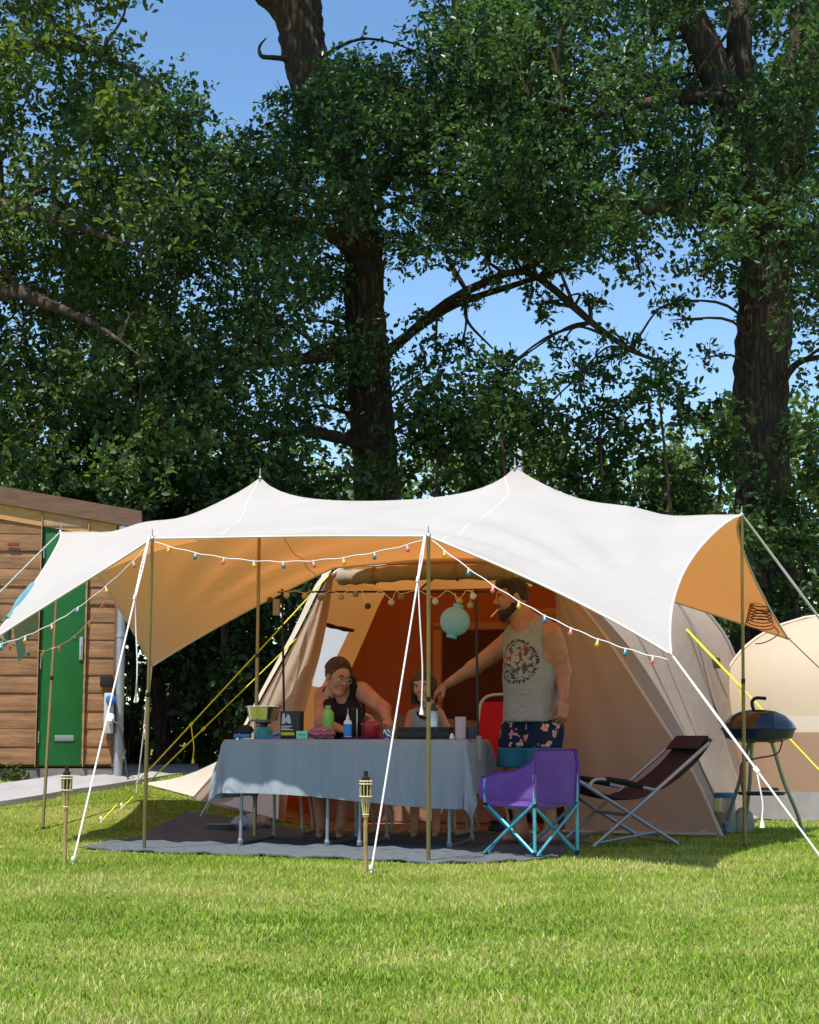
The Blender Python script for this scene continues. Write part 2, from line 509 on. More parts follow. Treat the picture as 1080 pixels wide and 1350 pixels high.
def bark_material():
    m = bpy.data.materials.new('oak_bark'); m.use_nodes = True
    N, L = m.node_tree.nodes, m.node_tree.links
    b = N['Principled BSDF']; b.inputs['Roughness'].default_value = 0.95; b.inputs['Specular IOR Level'].default_value = 0.1
    tc = N.new('ShaderNodeTexCoord'); mp = N.new('ShaderNodeMapping'); mp.inputs['Scale'].default_value = (1, 1, 0.16)
    L.new(tc.outputs['Object'], mp.inputs[0])
    vo = N.new('ShaderNodeTexVoronoi'); vo.inputs['Scale'].default_value = 16; vo.feature = 'DISTANCE_TO_EDGE'
    nz = N.new('ShaderNodeTexNoise'); nz.inputs['Scale'].default_value = 22; nz.inputs['Detail'].default_value = 8
    L.new(mp.outputs[0], vo.inputs['Vector']); L.new(mp.outputs[0], nz.inputs['Vector'])
    ml = N.new('ShaderNodeMath'); ml.operation = 'MULTIPLY'
    L.new(vo.outputs['Distance'], ml.inputs[0]); L.new(nz.outputs['Fac'], ml.inputs[1])
    r = N.new('ShaderNodeValToRGB')
    r.color_ramp.elements[0].color = (0.045, 0.032, 0.024, 1); r.color_ramp.elements[1].color = (0.135, 0.10, 0.078, 1); r.color_ramp.elements[1].position = 0.26
    L.new(ml.outputs[0], r.inputs[0]); L.new(r.outputs[0], b.inputs['Base Color'])
    bp = N.new('ShaderNodeBump'); bp.inputs['Strength'].default_value = 1.0; bp.inputs['Distance'].default_value = 0.05
    L.new(ml.outputs[0], bp.inputs['Height']); L.new(bp.outputs[0], b.inputs['Normal'])
    return m
bark = bark_material()
def limb(mb, pts, n=10, seg=18, rough=0.06, ridge=0.0):
    """pts rows (px, py, Y, radius) -> a tapered, slightly knobbly tube; returns its centre line"""
    Q = np.array([np.append(P(a, b, c), r) for a, b, c, r in pts])
    cv = curve(Q, seg)
    k = len(cv)
    wob = 1 + rough * np.sin(np.arange(k) * 2.3 + rng.uniform(0, 6)) 
    v0 = len(mb.v)
    mb.tube(cv[:, :3], cv[:, 3] * wob, n)
    if ridge:
        for i in range(k):
            for j in range(n):
                q = np.array(mb.v[v0 + i * n + j]); c = cv[i, :3]
                a = j * 2 * math.pi / n
                w = 1 + ridge * (math.sin(a * 9 + 1.7 * math.sin(q[2] * 2.1) + q[2]) + 0.6 * math.sin(a * 14 - q[2] * 3.3) + 0.8 * math.sin(a * 2 + q[2] * 1.1))
                mb.v[v0 + i * n + j] = tuple(c + (q - c) * w)
    return cv
HOLES = [(300, 0, 62), (285, 55, 48), (320, 95, 36), (345, 30, 40), (470, -5, 25), (590, 428, 40), (640, 425, 44), (700, 422, 44), (770, 425, 42), (840, 425, 44), (900, 440, 28), (600, 395, 26), (860, 390, 22), (620, 470, 22), (720, 470, 24)]
TRUNKS = [(488, b, 6, 20.4) for b in (330, 400, 520, 600, 640)] + [(1006, b, 14, 19.4) for b in range(400, 720, 50)] + [(400, 60, 24, 20.2), (396, 20, 24, 20.2), (925, 55, 14, 19), (945, 100, 14, 19)]
def scatter_blobs(box, Yr, rr, count, per_area, holes=HOLES, flat=0.75, tries=9000, sep=0.52, zmin=None):
    out = []; pix = []
    for _ in range(tries):
        if len(out) >= count: break
        px, py = rng.uniform(box[0], box[2]), rng.uniform(box[1], box[3])
        Y = rng.uniform(*Yr); r = rng.uniform(*rr)
        rp = r * F / Y
        if any((px - a) ** 2 + ((py - b) / 0.9) ** 2 < (R + 0.92 * rp) ** 2 for a, b, R in holes): continue
        if any((px - a) ** 2 + (py - b) ** 2 < (R + 0.75 * rp) ** 2 for a, b, R, yt in TRUNKS if Y < yt): continue
        c = P(px, py, Y)
        if zmin is not None and c[2] < zmin: continue
        if any(np.linalg.norm((c - q) * [1, 0.6, 1]) < sep * (r + s) for q, s in pix): continue
        pix.append((c, r))
        out.append((c[0], c[1], c[2], r, r, r * flat, int(per_area * r * r)))
    return out
def add_twigs(mb, blobs, skel, r0=0.035):
    S = np.concatenate(skel)
    for b in blobs:
        c = np.array(b[:3])
        d = np.linalg.norm((S[:, :3] - c) * [1, 1, 1.25] + [0, 0, 0.3], axis=1)
        s = S[np.argmin(d)]
        if np.min(d) > 1.9: continue
        mid = lerp(s[:3], c, 0.5) + [rng.normal(0, 0.12), rng.normal(0, 0.12), 0.18]
        cv = curve([s[:3], mid, c], 10)
        mb.tube(cv, np.linspace(min(r0, s[3] * 0.6), 0.008, len(cv)), 4)
        for _ in range(4):
            e = c + nrm(rng.normal(size=3)) * b[3] * 0.8
            cv = curve([lerp(mid, c, 0.6), lerp(c, e, 0.3), e], 6)
            mb.tube(cv, np.linspace(0.008, 0.003, len(cv)), 3)
def tree(name, label, limbs, blobs_in, blobs_out, leaf, leaf_size=0.072, group='oaks behind the tents', base=None, per_twig=6):
    tr = MB(); sk = []
    for i, l in enumerate(limbs):
        sk.append(limb(tr, l, 40 if i == 0 else 9, 90 if i == 0 else 16, 0.05, 0.035 if i == 0 else 0.0))
    b0 = base if base is not None else sk[0][0][:3]
    root = thing(name, label, 'tree', (b0[0], b0[1], gz(b0[0], b0[1])), group)
    tr.build('trunk', bark, root, 60)
    tw = MB(); add_twigs(tw, blobs_in + blobs_out, sk[:9])
    tag(tw.build('branches', bark, root, 60), kind='stuff')
    v, f = leaf_cloud(blobs_in, leaf_size, per_twig)
    tag(link('crown', arr_mesh('crown', v, f), leaf, root, 0), kind='stuff')
    if blobs_out:
        v, f = leaf_cloud(blobs_out, leaf_size * 3.0, 4)
        tag(link('upper_crown', arr_mesh('upper_crown', v, f), leaf, root, 0), kind='stuff')
    return root
def upper_blobs(x0, x1, y0, y1, z0, z1, n, r=(1.0, 1.6)):
    out = []
    for _ in range(n):
        q = rng.uniform(*r)
        out.append((rng.uniform(x0, x1), rng.uniform(y0, y1), rng.uniform(z0, z1), q, q, q * 0.7, int(85 * q * q)))
    return out
# the oak in the middle
mid_limbs = [
    [(512, 1050, 20.5, 0.44), (503, 850, 20.5, 0.36), (497, 640, 20.5, 0.275), (488, 520, 20.4, 0.26), (482, 430, 20.3, 0.25), (478, 330, 20.2, 0.245), (456, 230, 20.1, 0.25), (421, 140, 20, 0.26), (403, 80, 20, 0.27), (396, 20, 20, 0.27), (402, -60, 20, 0.21), (430, -260, 20, 0.14)],
    [(396, 60, 20, 0.20), (372, 12, 19.9, 0.17), (335, -30, 19.8, 0.15), (290, -160, 19.6, 0.10)],
    [(492, 480, 20.3, 0.085), (540, 440, 19.9, 0.062), (590, 398, 19.5, 0.054), (640, 372, 19.2, 0.05), (690, 357, 18.9, 0.045), (735, 385, 18.6, 0.046), (780, 425, 18.4, 0.04), (832, 462, 18.2, 0.028), (875, 480, 18.1, 0.012)],
    [(690, 357, 18.9, 0.05), (760, 310, 18.7, 0.04), (830, 300, 18.5, 0.010)],
    [(540, 440, 19.9, 0.055), (600, 402, 19.6, 0.045), (690, 372, 19.3, 0.035), (760, 350, 19, 0.02)],
    [(478, 340, 20.2, 0.12), (420, 300, 19.4, 0.09), (330, 290, 18.6, 0.06), (230, 310, 18, 0.035)],
    [(484, 450, 20.3, 0.10), (420, 470, 19.4, 0.08), (340, 480, 18.6, 0.055), (240, 500, 18, 0.03)],
    [(494, 590, 20.4, 0.09), (440, 575, 19.6, 0.075), (380, 570, 19, 0.05), (310, 590, 18.4, 0.03)],
    [(470, 280, 20.1, 0.12), (540, 200, 19.2, 0.09), (620, 160, 18.5, 0.06), (700, 150, 18, 0.03)],
    [(383, 78, 19.9, 0.04), (360, 76, 19.8, 0.032), (345, 74, 19.8, 0.028), (342, 62, 19.8, 0.018), (351, 50, 19.8, 0.008)],
    [(620, 380, 19.3, 0.03), (615, 420, 19.1, 0.02), (650, 460, 19, 0.010)],
]
mid_blobs = scatter_blobs((110, 130, 760, 560), (17.0, 21.5), (0.5, 0.95), 104, 1620)
mid_blobs += scatter_blobs((440, 30, 700, 170), (17.5, 21.5), (0.4, 0.8), 24, 1400)
mid_blobs += scatter_blobs((225, 215, 380, 330), (17.5, 20.5), (0.35, 0.6), 8, 1200)
mid_blobs += [(*P(a, b, y), r, r, r * 0.7, int(1500 * r * r)) for a, b, y, r in [(700, 385, 18.7, 0.22), (620, 395, 18.9, 0.2), (560, 420, 19.4, 0.2), (655, 375, 18.9, 0.2), (715, 420, 18.5, 0.17), (805, 440, 18.2, 0.2), (880, 400, 18.0, 0.2), (790, 400, 18.3, 0.22), (845, 455, 18.2, 0.22), (740, 455, 18.4, 0.24), (610, 460, 18.7, 0.26), (650, 500, 18.6, 0.42), (760, 500, 18.4, 0.45), (560, 490, 19, 0.45), (725, 400, 18.5, 0.2), (800, 480, 18.3, 0.35), (870, 490, 18.3, 0.38), (575, 455, 18.8, 0.28), (675, 480, 18.6, 0.26), (380, 130, 19.5, 0.35), (450, 110, 19.4, 0.45)]]
tree('oak_tree', 'tall oak with bare leaning upper trunk rising behind the canopy peaks', mid_limbs, mid_blobs,
     upper_blobs(-3.2, 1.6, 15.5, 22, 12.2, 16, 34), oak_leaf)
# the oak on the right
right_limbs = [
    [(1012, 1052, 19.2, 0.50), (1010, 850, 19.2, 0.42), (1007, 690, 19.2, 0.33), (1003, 560, 19.2, 0.31), (1006, 450, 19.2, 0.31), (1011, 350, 19.2, 0.31), (1012, 270, 19.2, 0.32), (1035, 190, 19.2, 0.29), (1062, 100, 19.2, 0.24), (1068, 0, 19.2, 0.22), (1085, -200, 19.2, 0.13)],
    [(1006, 300, 19.1, 0.25), (982, 220, 19, 0.235), (955, 125, 18.9, 0.21), (922, 45, 18.8, 0.19), (893, -20, 18.7, 0.17), (850, -160, 18.5, 0.1)],
    [(985, 220, 19, 0.18), (978, 130, 19.1, 0.165), (975, 40, 19.2, 0.15), (978, -90, 19.3, 0.1)],
    [(985, 290, 19, 0.13), (920, 280, 18.5, 0.10), (850, 275, 18, 0.07), (760, 285, 17.5, 0.04)],
    [(1010, 330, 19.1, 0.11), (1080, 300, 18.6, 0.08), (1150, 290, 18.2, 0.05)],
    [(955, 130, 18.9, 0.09), (880, 130, 18, 0.07), (790, 150, 17.3, 0.045), (700, 130, 16.8, 0.025)],
    [(1022, 520, 19.0, 0.05), (1050, 480, 18.8, 0.04), (1085, 470, 18.5, 0.03)],
]
right_blobs = scatter_blobs((620, -40, 1160, 400), (16.2, 21.5), (0.5, 0.95), 92, 1620)
right_blobs += scatter_blobs((1060, 380, 1180, 600), (17, 20.5), (0.4, 0.7), 8, 1500)
right_blobs += [(*P(a, b, y), r, r, r * 0.7, int(1000 * r * r)) for a, b, y, r in [(895, 395, 18.2, 0.3), (935, 470, 18.4, 0.28), (900, 420, 18.2, 0.2), (845, 360, 18, 0.35)]]
tree('oak_tree', 'thick-trunked oak forking high above the small dome tent', right_limbs, right_blobs,
     upper_blobs(1.2, 6.5, 14.5, 21, 11.6, 15.5, 34), oak_leaf)
# the oak on the left, its trunk beyond the shed
left_limbs = [
    [(-330, 1040, 16.5, 0.45), (-320, 700, 16.5, 0.36), (-310, 400, 16.5, 0.33), (-320, 100, 16.5, 0.28), (-330, -300, 16.5, 0.18)],
    [(-315, 520, 16.5, 0.16), (-150, 430, 16, 0.12), (0, 385, 15.6, 0.085), (60, 400, 15.4, 0.06), (130, 430, 15.2, 0.025), (185, 470, 15.0, 0.007)],
    [(-315, 330, 16.5, 0.16), (-120, 260, 16, 0.12), (40, 280, 15.6, 0.07), (160, 320, 15.3, 0.025), (215, 345, 15.1, 0.007)],
    [(-320, 180, 16.5, 0.16), (-120, 90, 16, 0.12), (60, 60, 15.6, 0.07), (150, 80, 15.4, 0.022), (215, 120, 15.3, 0.006)],
    [(-320, 60, 16.5, 0.14), (-120, -60, 16, 0.10), (80, -60, 15.6, 0.06), (200, -20, 15.3, 0.008)],
]
left_blobs = scatter_blobs((-190, -60, 225, 330), (14.4, 18.5), (0.38, 0.75), 62, 1350)
left_blobs += scatter_blobs((-190, 330, 240, 640), (15.4, 18.8), (0.45, 0.8), 46, 1750)
tree('oak_tree', 'dark oak spreading its boughs over the wooden shed roof', left_limbs, left_blobs,
     upper_blobs(-6.5, -1.9, 13.5, 19, 10.8, 14, 32), oak_leaf_b)

# shrubs of the hedge behind the tents, each its own
def shrub(name, label, cx, cy, w, h, leaf, n, size=0.085, group='shrubs of the dark hedge', depth=None, dens=1800):
    d = depth or w * 0.75
    z0 = float(gz(cx, cy))
    root = thing(name, label, 'shrub', (cx, cy, z0), group)
    blobs = []
    for i in range(n):
        t = i / max(1, n - 1)
        z = h * (0.10 + 0.80 * t)
        spread = w * (1.0 - 0.55 * t * t)
        r = rng.uniform(0.26, 0.38) * w
        blobs.append((cx + rng.uniform(-0.8, 0.8) * spread * 0.6, cy + rng.uniform(-0.8, 0.8) * d * 0.6, z0 + z, r, r * 0.9, r * 0.85, int(dens * r * r)))
    sm = MB()
    for b in blobs[::2]:
        cv = curve([V3(cx + rng.normal(0, 0.1), cy + rng.normal(0, 0.1), z0 - 0.05), V3(lerp(cx, b[0], 0.4), lerp(cy, b[1], 0.4), z0 + (b[2] - z0) * 0.5), b[:3]], 10)
        sm.tube(cv, np.linspace(0.05, 0.012, len(cv)), 5)
    sm.build('stem', bark, root, 60)
    v, f = leaf_cloud(blobs, size, 6)
    tag(link('foliage', arr_mesh('foliage', v, f), leaf, root, 0), kind='stuff')
for i, (px, Y, w, h, lab) in enumerate([
    (-60, 18.6, 1.7, 4.4, 'dark leafy shrub rising just above the shed roof'),
    (110, 18.4, 1.6, 4.2, 'dense dark shrub behind the end of the shed roof'),
    (215, 17.4, 1.2, 3.3, 'dark hedge shrub behind the electric box on the shed corner'),
    (255, 18.6, 1.5, 3.6, 'dark shrub filling the hedge behind the left front pole'),
    (355, 19.0, 1.6, 4.0, 'dark shrub filling the hedge behind the left centre pole'),
    (185, 20.2, 1.7, 3.8, 'dark shrub closing the hedge beyond the drainpipe'),
    (300, 17.2, 1.3, 3.4, 'dark shrub seen under the low rear corner of the canopy'),
    (400, 17.6, 1.4, 3.9, 'dark shrub against the sunlit left wall of the tent'),
    (560, 18.2, 1.6, 4.7, 'dark shrub showing over the dip between the canopy peaks'),
    (690, 17.8, 1.6, 4.8, 'bushy shrub behind the right canopy peak'),
    (810, 18.2, 1.6, 4.8, 'bushy shrub behind the falling right half of the canopy'),
    (910, 17.8, 1.5, 4.9, 'leafy shrub beside the thick oak trunk'),
    (1085, 18.2, 1.3, 3.9, 'leafy shrub behind the cream dome tent'),
    (1180, 17.2, 1.4, 3.4, 'shrub standing outward of the dome tent'),
]):
    shrub('hedge_shrub', lab, (px - 540) / F * Y, Y, w, h, hedge_leaf, 13)
for i, (px, Y, w, h, lab) in enumerate([
    (20, 46, 5.0, 9.5, 'far sunlit tree glimpsed above the wooden shed'),
    (200, 42, 4.4, 9.0, 'far sunlit tree glimpsed through the dark oak boughs'),
    (345, 47, 4.4, 9.0, 'pale far tree glimpsed over the left canopy peak'),
    (480, 43, 3.6, 8.0, 'far sunlit tree behind the leaning oak trunk'),
    (600, 46, 4.2, 9.2, 'far sunlit tree beside the tall lamp post'),
    (735, 40, 4.0, 8.4, 'bright green far tree beyond the hanging oak bough'),
    (860, 45, 4.4, 9.2, 'far sunlit tree between bough and thick oak'),
    (1050, 39, 4.4, 9.4, 'bright far tree seen past the thick oak trunk'),
    (1200, 43, 4.6, 9.0, 'far tree standing outward of the thick oak'),
]):
    shrub('far_tree', lab, (px - 540) / F * Y, Y, w, h, far_leaf, 16, 0.21, 'sunlit trees far behind the hedge', None, 290)

# ------------------------------------------------------------------ wooden shed
wood = mat('shed_board', (0.32, 0.165, 0.075), 0.75, var=0.30, scale=3.0, bump=0.35, bscale=40, stretch=(1, 1, 9), tint=(0.22, 0.11, 0.05))
wood_pale = mat('shed_batten', (0.42, 0.26, 0.15), 0.7, var=0.2, scale=4, bump=0.25, bscale=50, stretch=(8, 8, 1))
wood_dark = mat('shed_fascia', (0.155, 0.085, 0.052), 0.8, var=0.25, scale=5, bump=0.35, bscale=60, stretch=(1, 1, 6))
soffit_m = mat('shed_soffit', (0.50, 0.26, 0.085), 0.6, var=0.15, scale=5, bump=0.2, stretch=(2, 2, 8))
green_p = mat('green_door_paint', (0.008, 0.105, 0.020), 0.5, var=0.12, scale=3, bump=0.05)
steel = mat('brushed_steel', (0.55, 0.55, 0.56), 0.35, 1.0, var=0.1)
grey_metal = mat('galvanised_pipe', (0.34, 0.36, 0.38), 0.5, 0.6, var=0.12)
roof_m = mat('roof_felt', (0.08, 0.08, 0.085), 0.9, var=0.2, scale=9, bump=0.3)
SD = unit((0.99, 0.14, 0)); SN = unit((0.14, -0.99, 0))    # along the front wall, and out of it
S0 = V3((0 - 540) / F * 14.3, 14.3, 0)
def sw(px, py, off=0.0):
    """photo point on the shed's front wall plane (moved out by off) -> (metres along the wall, height)"""
    q = PV(px, py, S0 + SN * off, SD)
    return float((q - S0) @ SD), float(q[2])
def shp(l, z, off=0.0):
    q = S0 + SD * l + SN * off
    return V3(q[0], q[1], z)
SR = np.stack([SD, SN, V3(0, 0, 1)], 1)
l_end, _ = sw(156, 800); l_df, zt = sw(57, 695); l_dr, zb = sw(108, 1006)
l_fl, _ = sw(53, 800); l_fr, _ = sw(112, 800)
z_base = sw(80, 1008)[1]
z_top = sw(80, 668)[1]
shed = thing('wooden_shed', 'brown timber shed with green door and overhanging flat roof', 'shed', shp(l_df, float(gz(*shp(l_df, 0)[:2]))))
def shed_box(name, l0, l1, z0, z1, o0, o1, m, bevel=0.004, parent=None, smooth=30):
    mb = MB().box(shp((l0 + l1) / 2, (z0 + z1) / 2, (o0 + o1) / 2), (abs(l1 - l0), abs(o1 - o0), abs(z1 - z0)), SR, bevel)
    return mb.build(name, m, parent if parent is not None else shed, smooth)
shed_box('plinth', -3.2, l_end, z_base - 0.40, z_base - 0.03, -2.6, -0.015, mat('dark_plinth', (0.16, 0.14, 0.125), 0.9, var=0.2, bump=0.3))
lf0, zf_t0 = sw(0, 643, 0.05); _, zf_b0 = sw(0, 666, 0.05)
lf1, zf_t1 = sw(187, 676, 0.05)
zf_t = zf_t0; fall = (zf_t1 - zf_t0) / (lf1 - lf0); fh = 0.135
def roof_z(l): return zf_t + fall * (l - lf0)
shed_box('wall_core', -3.2, l_end - 0.01, z_base - 0.02, roof_z(l_end) - 0.10, -2.6, -0.045, wood_dark, 0)
# shiplap boards, one by one: rows left of the door, right of it and above it
bh = 0.152
nrow = int((roof_z(-2.0) - z_base) / bh) + 1
for r in range(nrow):
    z0 = z_base + r * bh
    z1 = z0 + bh + 0.012
    segs = [(-3.2, l_fl), (l_fr, l_end - 0.02)]
    if z0 > zt + 0.03: segs.append((l_fl + 0.03, l_fr - 0.03))
    for (a, b) in segs:
        if z1 > roof_z(max(a, -1.2) * .6 + b * .4) - 0.05: continue
        cuts = [a, b]
        if b - a > 2: cuts = [a, a + 1.1 + 0.9 * ((r * 7) % 3) / 2, b]
        for c0, c1 in zip(cuts[:-1], cuts[1:]):
            th = math.atan2(0.009, bh)
            tilt = np.array([[1, 0, 0], [0, math.cos(th), -math.sin(th)], [0, math.sin(th), math.cos(th)]])
            mb = MB().box(shp((c0 + c1) / 2, (z0 + z1) / 2, -0.012 + rng.uniform(-0.003, 0.003)), (c1 - c0 - 0.004, 0.022, z1 - z0), SR @ tilt, 0.004)
            mb.build('board', wood, shed, 30)
for (a, b) in [(l_fl - 0.005, l_df - 0.004), (l_dr + 0.004, l_fr + 0.02)]:
    shed_box('door_post', a, b, z_base - 0.02, min(z_top, roof_z(b) - fh - 0.01), -0.03, 0.035, wood_pale)
shed_box('corner_batten', l_end - 0.03, l_end + 0.02, z_base - 0.02, roof_z(l_end) - fh - 0.01, -0.05, 0.02, wood_dark)
shed_box('door_head', l_df, l_dr, zt + 0.008, zt + 0.07, -0.03, 0.02, wood_pale)
door = shed_box('door', l_df + 0.004, l_dr - 0.004, zb - 0.02, zt, -0.04, -0.004, green_p, 0.003)
lw = l_dr - l_df
for zz in (zt - 0.22, lerp(zb, zt, 0.42), zb + 0.22):
    mb = MB().tube([shp(l_df + 0.012, zz - 0.05, 0.006), shp(l_df + 0.012, zz + 0.05, 0.006)], 0.009, 8)
    mb.build('hinge', steel, door)
zh = sw(105, 855)[1]
mb = MB().box(shp(l_dr - 0.03, zh, 0.004), (0.032, 0.012, 0.20), SR, 0.004)
mb.tube([shp(l_dr - 0.03, zh + 0.03, 0.01), shp(l_dr - 0.03, zh + 0.03, 0.045), shp(l_dr - 0.03, zh - 0.06, 0.05)], 0.007, 8)
mb.build('handle', steel, door)
zs = sw(88, 973)[1]
MB().box(shp(l_df + lw * 0.6, zs, 0.001), (lw * 0.42, 0.008, 0.05), SR, 0.002).build('letter_plate', mat('dull_plate', (0.25, 0.26, 0.25), 0.5, 0.4), door)
# roof: slab, soffit and fascia
def roof_part(name, l0, l1, o0, o1, dz0, dz1, m):
    G = []
    vs = []
    for (l, o) in [(l0, o0), (l1, o0), (l1, o1), (l0, o1)]:
        for dz in (dz0, dz1): vs.append(shp(l, roof_z(l) + dz, o))
    fs = [(0, 2, 3, 1), (2, 4, 5, 3), (4, 6, 7, 5), (6, 0, 1, 7), (1, 3, 5, 7), (0, 6, 4, 2)]
    MB().add(vs, fs).build(name, m, shed, 30)
roof_part('roof', -3.4, lf1 - 0.04, -2.8, 0.012, -0.06, 0.004, roof_m)
roof_part('soffit', -3.4, lf1 - 0.04, -2.7, -0.05, -0.155, -0.13, soffit_m)
roof_part('fascia', -3.4, lf1, 0.016, 0.05, -fh, 0.015, wood_dark)
roof_part('upper_board', -3.4, l_end, -0.03, 0.012, -fh - 0.13, -fh + 0.02, soffit_m)
roof_part('fascia', lf1 - 0.035, lf1, -2.8, 0.012, -fh, 0.012, wood_dark)
z_sof = roof_z(l_end) - 0.15
# electric hook-up on the wall beside the door
lb0, zb0 = sw(137, 967); lb1, zb1 = sw(151, 914)
ebox = thing('power_box', 'pale grey electric hook-up box with blue socket on shed corner', 'power box', shp(lb0, zb0, 0.03))
MB().box(shp((lb0 + lb1) / 2, (zb0 + zb1) / 2, 0.075), (lb1 - lb0, 0.11, zb1 - zb0), SR, 0.012).build('housing', mat('pale_plastic', (0.45, 0.45, 0.43), 0.5), ebox)
MB().lathe([(0.0, 0.0), (0.045, 0.0), (0.045, 0.05), (0.03, 0.06), (0, 0.06)], shp((lb0 + lb1) / 2 + 0.02, zb1 - 0.06, 0.13), 16, frame(SN)[:, [1, 2, 0]]).build('socket_cap', mat('blue_plastic', (0.03, 0.12, 0.42), 0.4), ebox)
MB().lathe([(0.0, 0.0), (0.03, 0.0), (0.032, 0.08), (0.015, 0.13), (0, 0.13)], shp((lb0 + lb1) / 2 + 0.02, zb1 - 0.19, 0.12), 14, frame(SN + V3(0, 0, -0.5))[:, [1, 2, 0]]).build('plug', mat('white_plastic', (0.7, 0.7, 0.7), 0.4), ebox)
pc = shp((lb0 + lb1) / 2 + 0.02, zb1 - 0.22, 0.22)
cb = [pc, pc + V3(0.09, -0.02, -0.10), pc + V3(0.16, 0, -0.5), pc + V3(0.20, 0.05, -0.62), V3(pc[0] + 0.25, pc[1] + 0.1, gz(pc[0] + .25, pc[1] + .1) + 0.02)]
MB().tube(curve(cb, 24), 0.008, 6).build('cable', mat('dark_cable', (0.05, 0.06, 0.09), 0.5), ebox)
lk, zk = sw(141, 899)
one(MB().box(shp(lk, zk, 0.05), (0.11, 0.08, 0.09), SR, 0.01), 'switch_box', mat('black_plastic', (0.012, 0.012, 0.013), 0.45), 'small black switch box on the shed boards beside the door', 'switch box')
MB().box(shp(sw(18, 718)[0], sw(18, 718)[1], 0.022), (0.10, 0.006, 0.03), SR, 0.002).build('red_tag', mat('red_sign', (0.22, 0.03, 0.02), 0.6), shed)
mb = MB()
pl = l_end + 0.03
mb.tube([shp(pl, z_base - 0.35, 0.03), shp(pl, z_sof + 0.0, 0.03)], 0.038, 14)
for zz in (z_base + 0.3, z_base + 1.1, z_base + 1.8): mb.tube([shp(pl, zz - 0.015, 0.03), shp(pl, zz + 0.015, 0.03)], 0.043, 14)
one(mb, 'drainpipe', grey_metal, 'grey round drainpipe down the corner of the shed', 'drainpipe')

# ------------------------------------------------------------------ white stretched canopy
def canopy_surface(nu=61, nv=45, qe=30, qr=10, qp=16):
    pins = {}
    def pin(u, v, p): pins[(round(u * (nu - 1)), round(v * (nv - 1)))] = p
    pin(0, 0, P(-14, 846, 11.2)); pin(1, 0, P(885, 862, 8.9)); pin(0, 1, P(200, 878, 13.3)); pin(1, 1, P(1040, 842, 12.8))
    pin(.28, 0, P(201, 709, 10.56)); pin(.68, 0, P(565, 706, 9.62)); pin(0, .55, P(80, 701, 12.7)); pin(1, .52, P(978, 678, 10.9))
    pin(.33, .55, P(343, 630, 12.1)); pin(.70, .55, P(679, 617, 11.4)); pin(.36, 1, P(440, 748, 13.12)); pin(.72, 1, P(700, 735, 13.05)); pin(.54, 1, P(570, 737, 13.32))
    idx = lambda i, j: i * nv + j
    Nn = nu * nv; C = np.zeros((Nn, Nn))
    def spr(a, b, q): C[a, a] += q; C[b, b] += q; C[a, b] -= q; C[b, a] -= q
    jr = round(.55 * (nv - 1)); ia, ib = round(.33 * (nu - 1)), round(.7 * (nu - 1))
    for i in range(nu):
        for j in range(nv):
            if i + 1 < nu:
                q = qe * (3 if j == nv - 1 else 1) if j in (0, nv - 1) else 1 + {0: 1, 1: .75, 2: .4, 3: .15}.get(abs(j - jr), 0) * (qr if ia <= i < ib else qp)
                spr(idx(i, j), idx(i + 1, j), q)
            if j + 1 < nv: spr(idx(i, j), idx(i, j + 1), (qe * (3 if i == 0 or j >= 23 else 1)) if i in (0, nu - 1) else 1.0)
    fx = np.array([idx(*k) for k in pins]); pf = np.array(list(pins.values()))
    fr = np.setdiff1d(np.arange(Nn), fx)
    X = np.zeros((Nn, 3)); X[fx] = pf
    X[fr] = np.linalg.solve(C[np.ix_(fr, fr)], -C[np.ix_(fr, fx)] @ pf)
    X = X.reshape(nu, nv, 3)
    # soft tension folds running out towards the corners
    U, Vv = np.meshgrid(np.linspace(0, 1, nu), np.linspace(0, 1, nv), indexing='ij')
    edge = np.minimum(np.minimum(U, 1 - U), np.minimum(Vv, 1 - Vv)) * 8
    for (cu, cv, amp) in [(1, 0, .020), (0, 0, .012), (0, 1, .022), (1, 1, .016)]:
        du, dv = (U - cu) * 1.2, Vv - cv
        rad = np.hypot(du, dv); an = np.arctan2(np.abs(dv), np.abs(du))
        X[..., 2] += amp * np.sin(an * 21 + rad * 2) * np.exp(-((rad - .35) / .22) ** 2) * np.clip(edge, 0, 1)
    return X
CAN = canopy_surface()
def canvas_material(name, col, trc, w, wr=0.25):
    m = mat(name, col, 0.85, var=0.05, scale=2.0, bump=0.5, bscale=5.5, trans=(trc, w), spec=0.15)
    return m
canopy_m = canvas_material('white_canopy_cloth', (0.505, 0.50, 0.475), (1.0, 0.36, 0.085), 0.31)
canopy = thing('canopy', 'large white stretched canopy with two peaks and orange underside', 'canopy', (CAN[30, 22, 0], CAN[30, 22, 1], 2.0))
nu, nv = CAN.shape[:2]
bmx = MB().grid(CAN)
cl = bmx.build('cloth', canopy_m, canopy, 60)
hem = mat('hem_webbing', (0.62, 0.56, 0.50), 0.85, var=0.06)
for ed in (CAN[:, 0], CAN[:, -1], CAN[0], CAN[-1]):
    MB().tube(ed - [0, 0, 0.004], 0.0075, 6).build('hem', hem, canopy)
for iu in (20, 41):
    MB().tube(CAN[iu] - [0, 0, 0.001], 0.0042, 5).build('seam', hem, canopy)
# rings and webbing reinforcements at each pole point and corner
pole_pts = {'B': (17, 0), 'A': (41, 0), 'L': (0, 24), 'R': (60, 23), 'P1': (20, 24), 'P2': (42, 24)}
for k, (i, j) in {**pole_pts, 'FL': (0, 0), 'FR': (60, 0), 'RL': (0, 44), 'RR': (60, 44)}.items():
    c = CAN[i, j]
    a = np.linspace(0, 2 * math.pi, 13)[:-1]
    MB().tube(c + np.stack([0.014 * np.cos(a), 0.014 * np.sin(a), 0 * a + 0.004], 1), 0.0035, 6, closed=True).build('eyelet', steel, canopy)

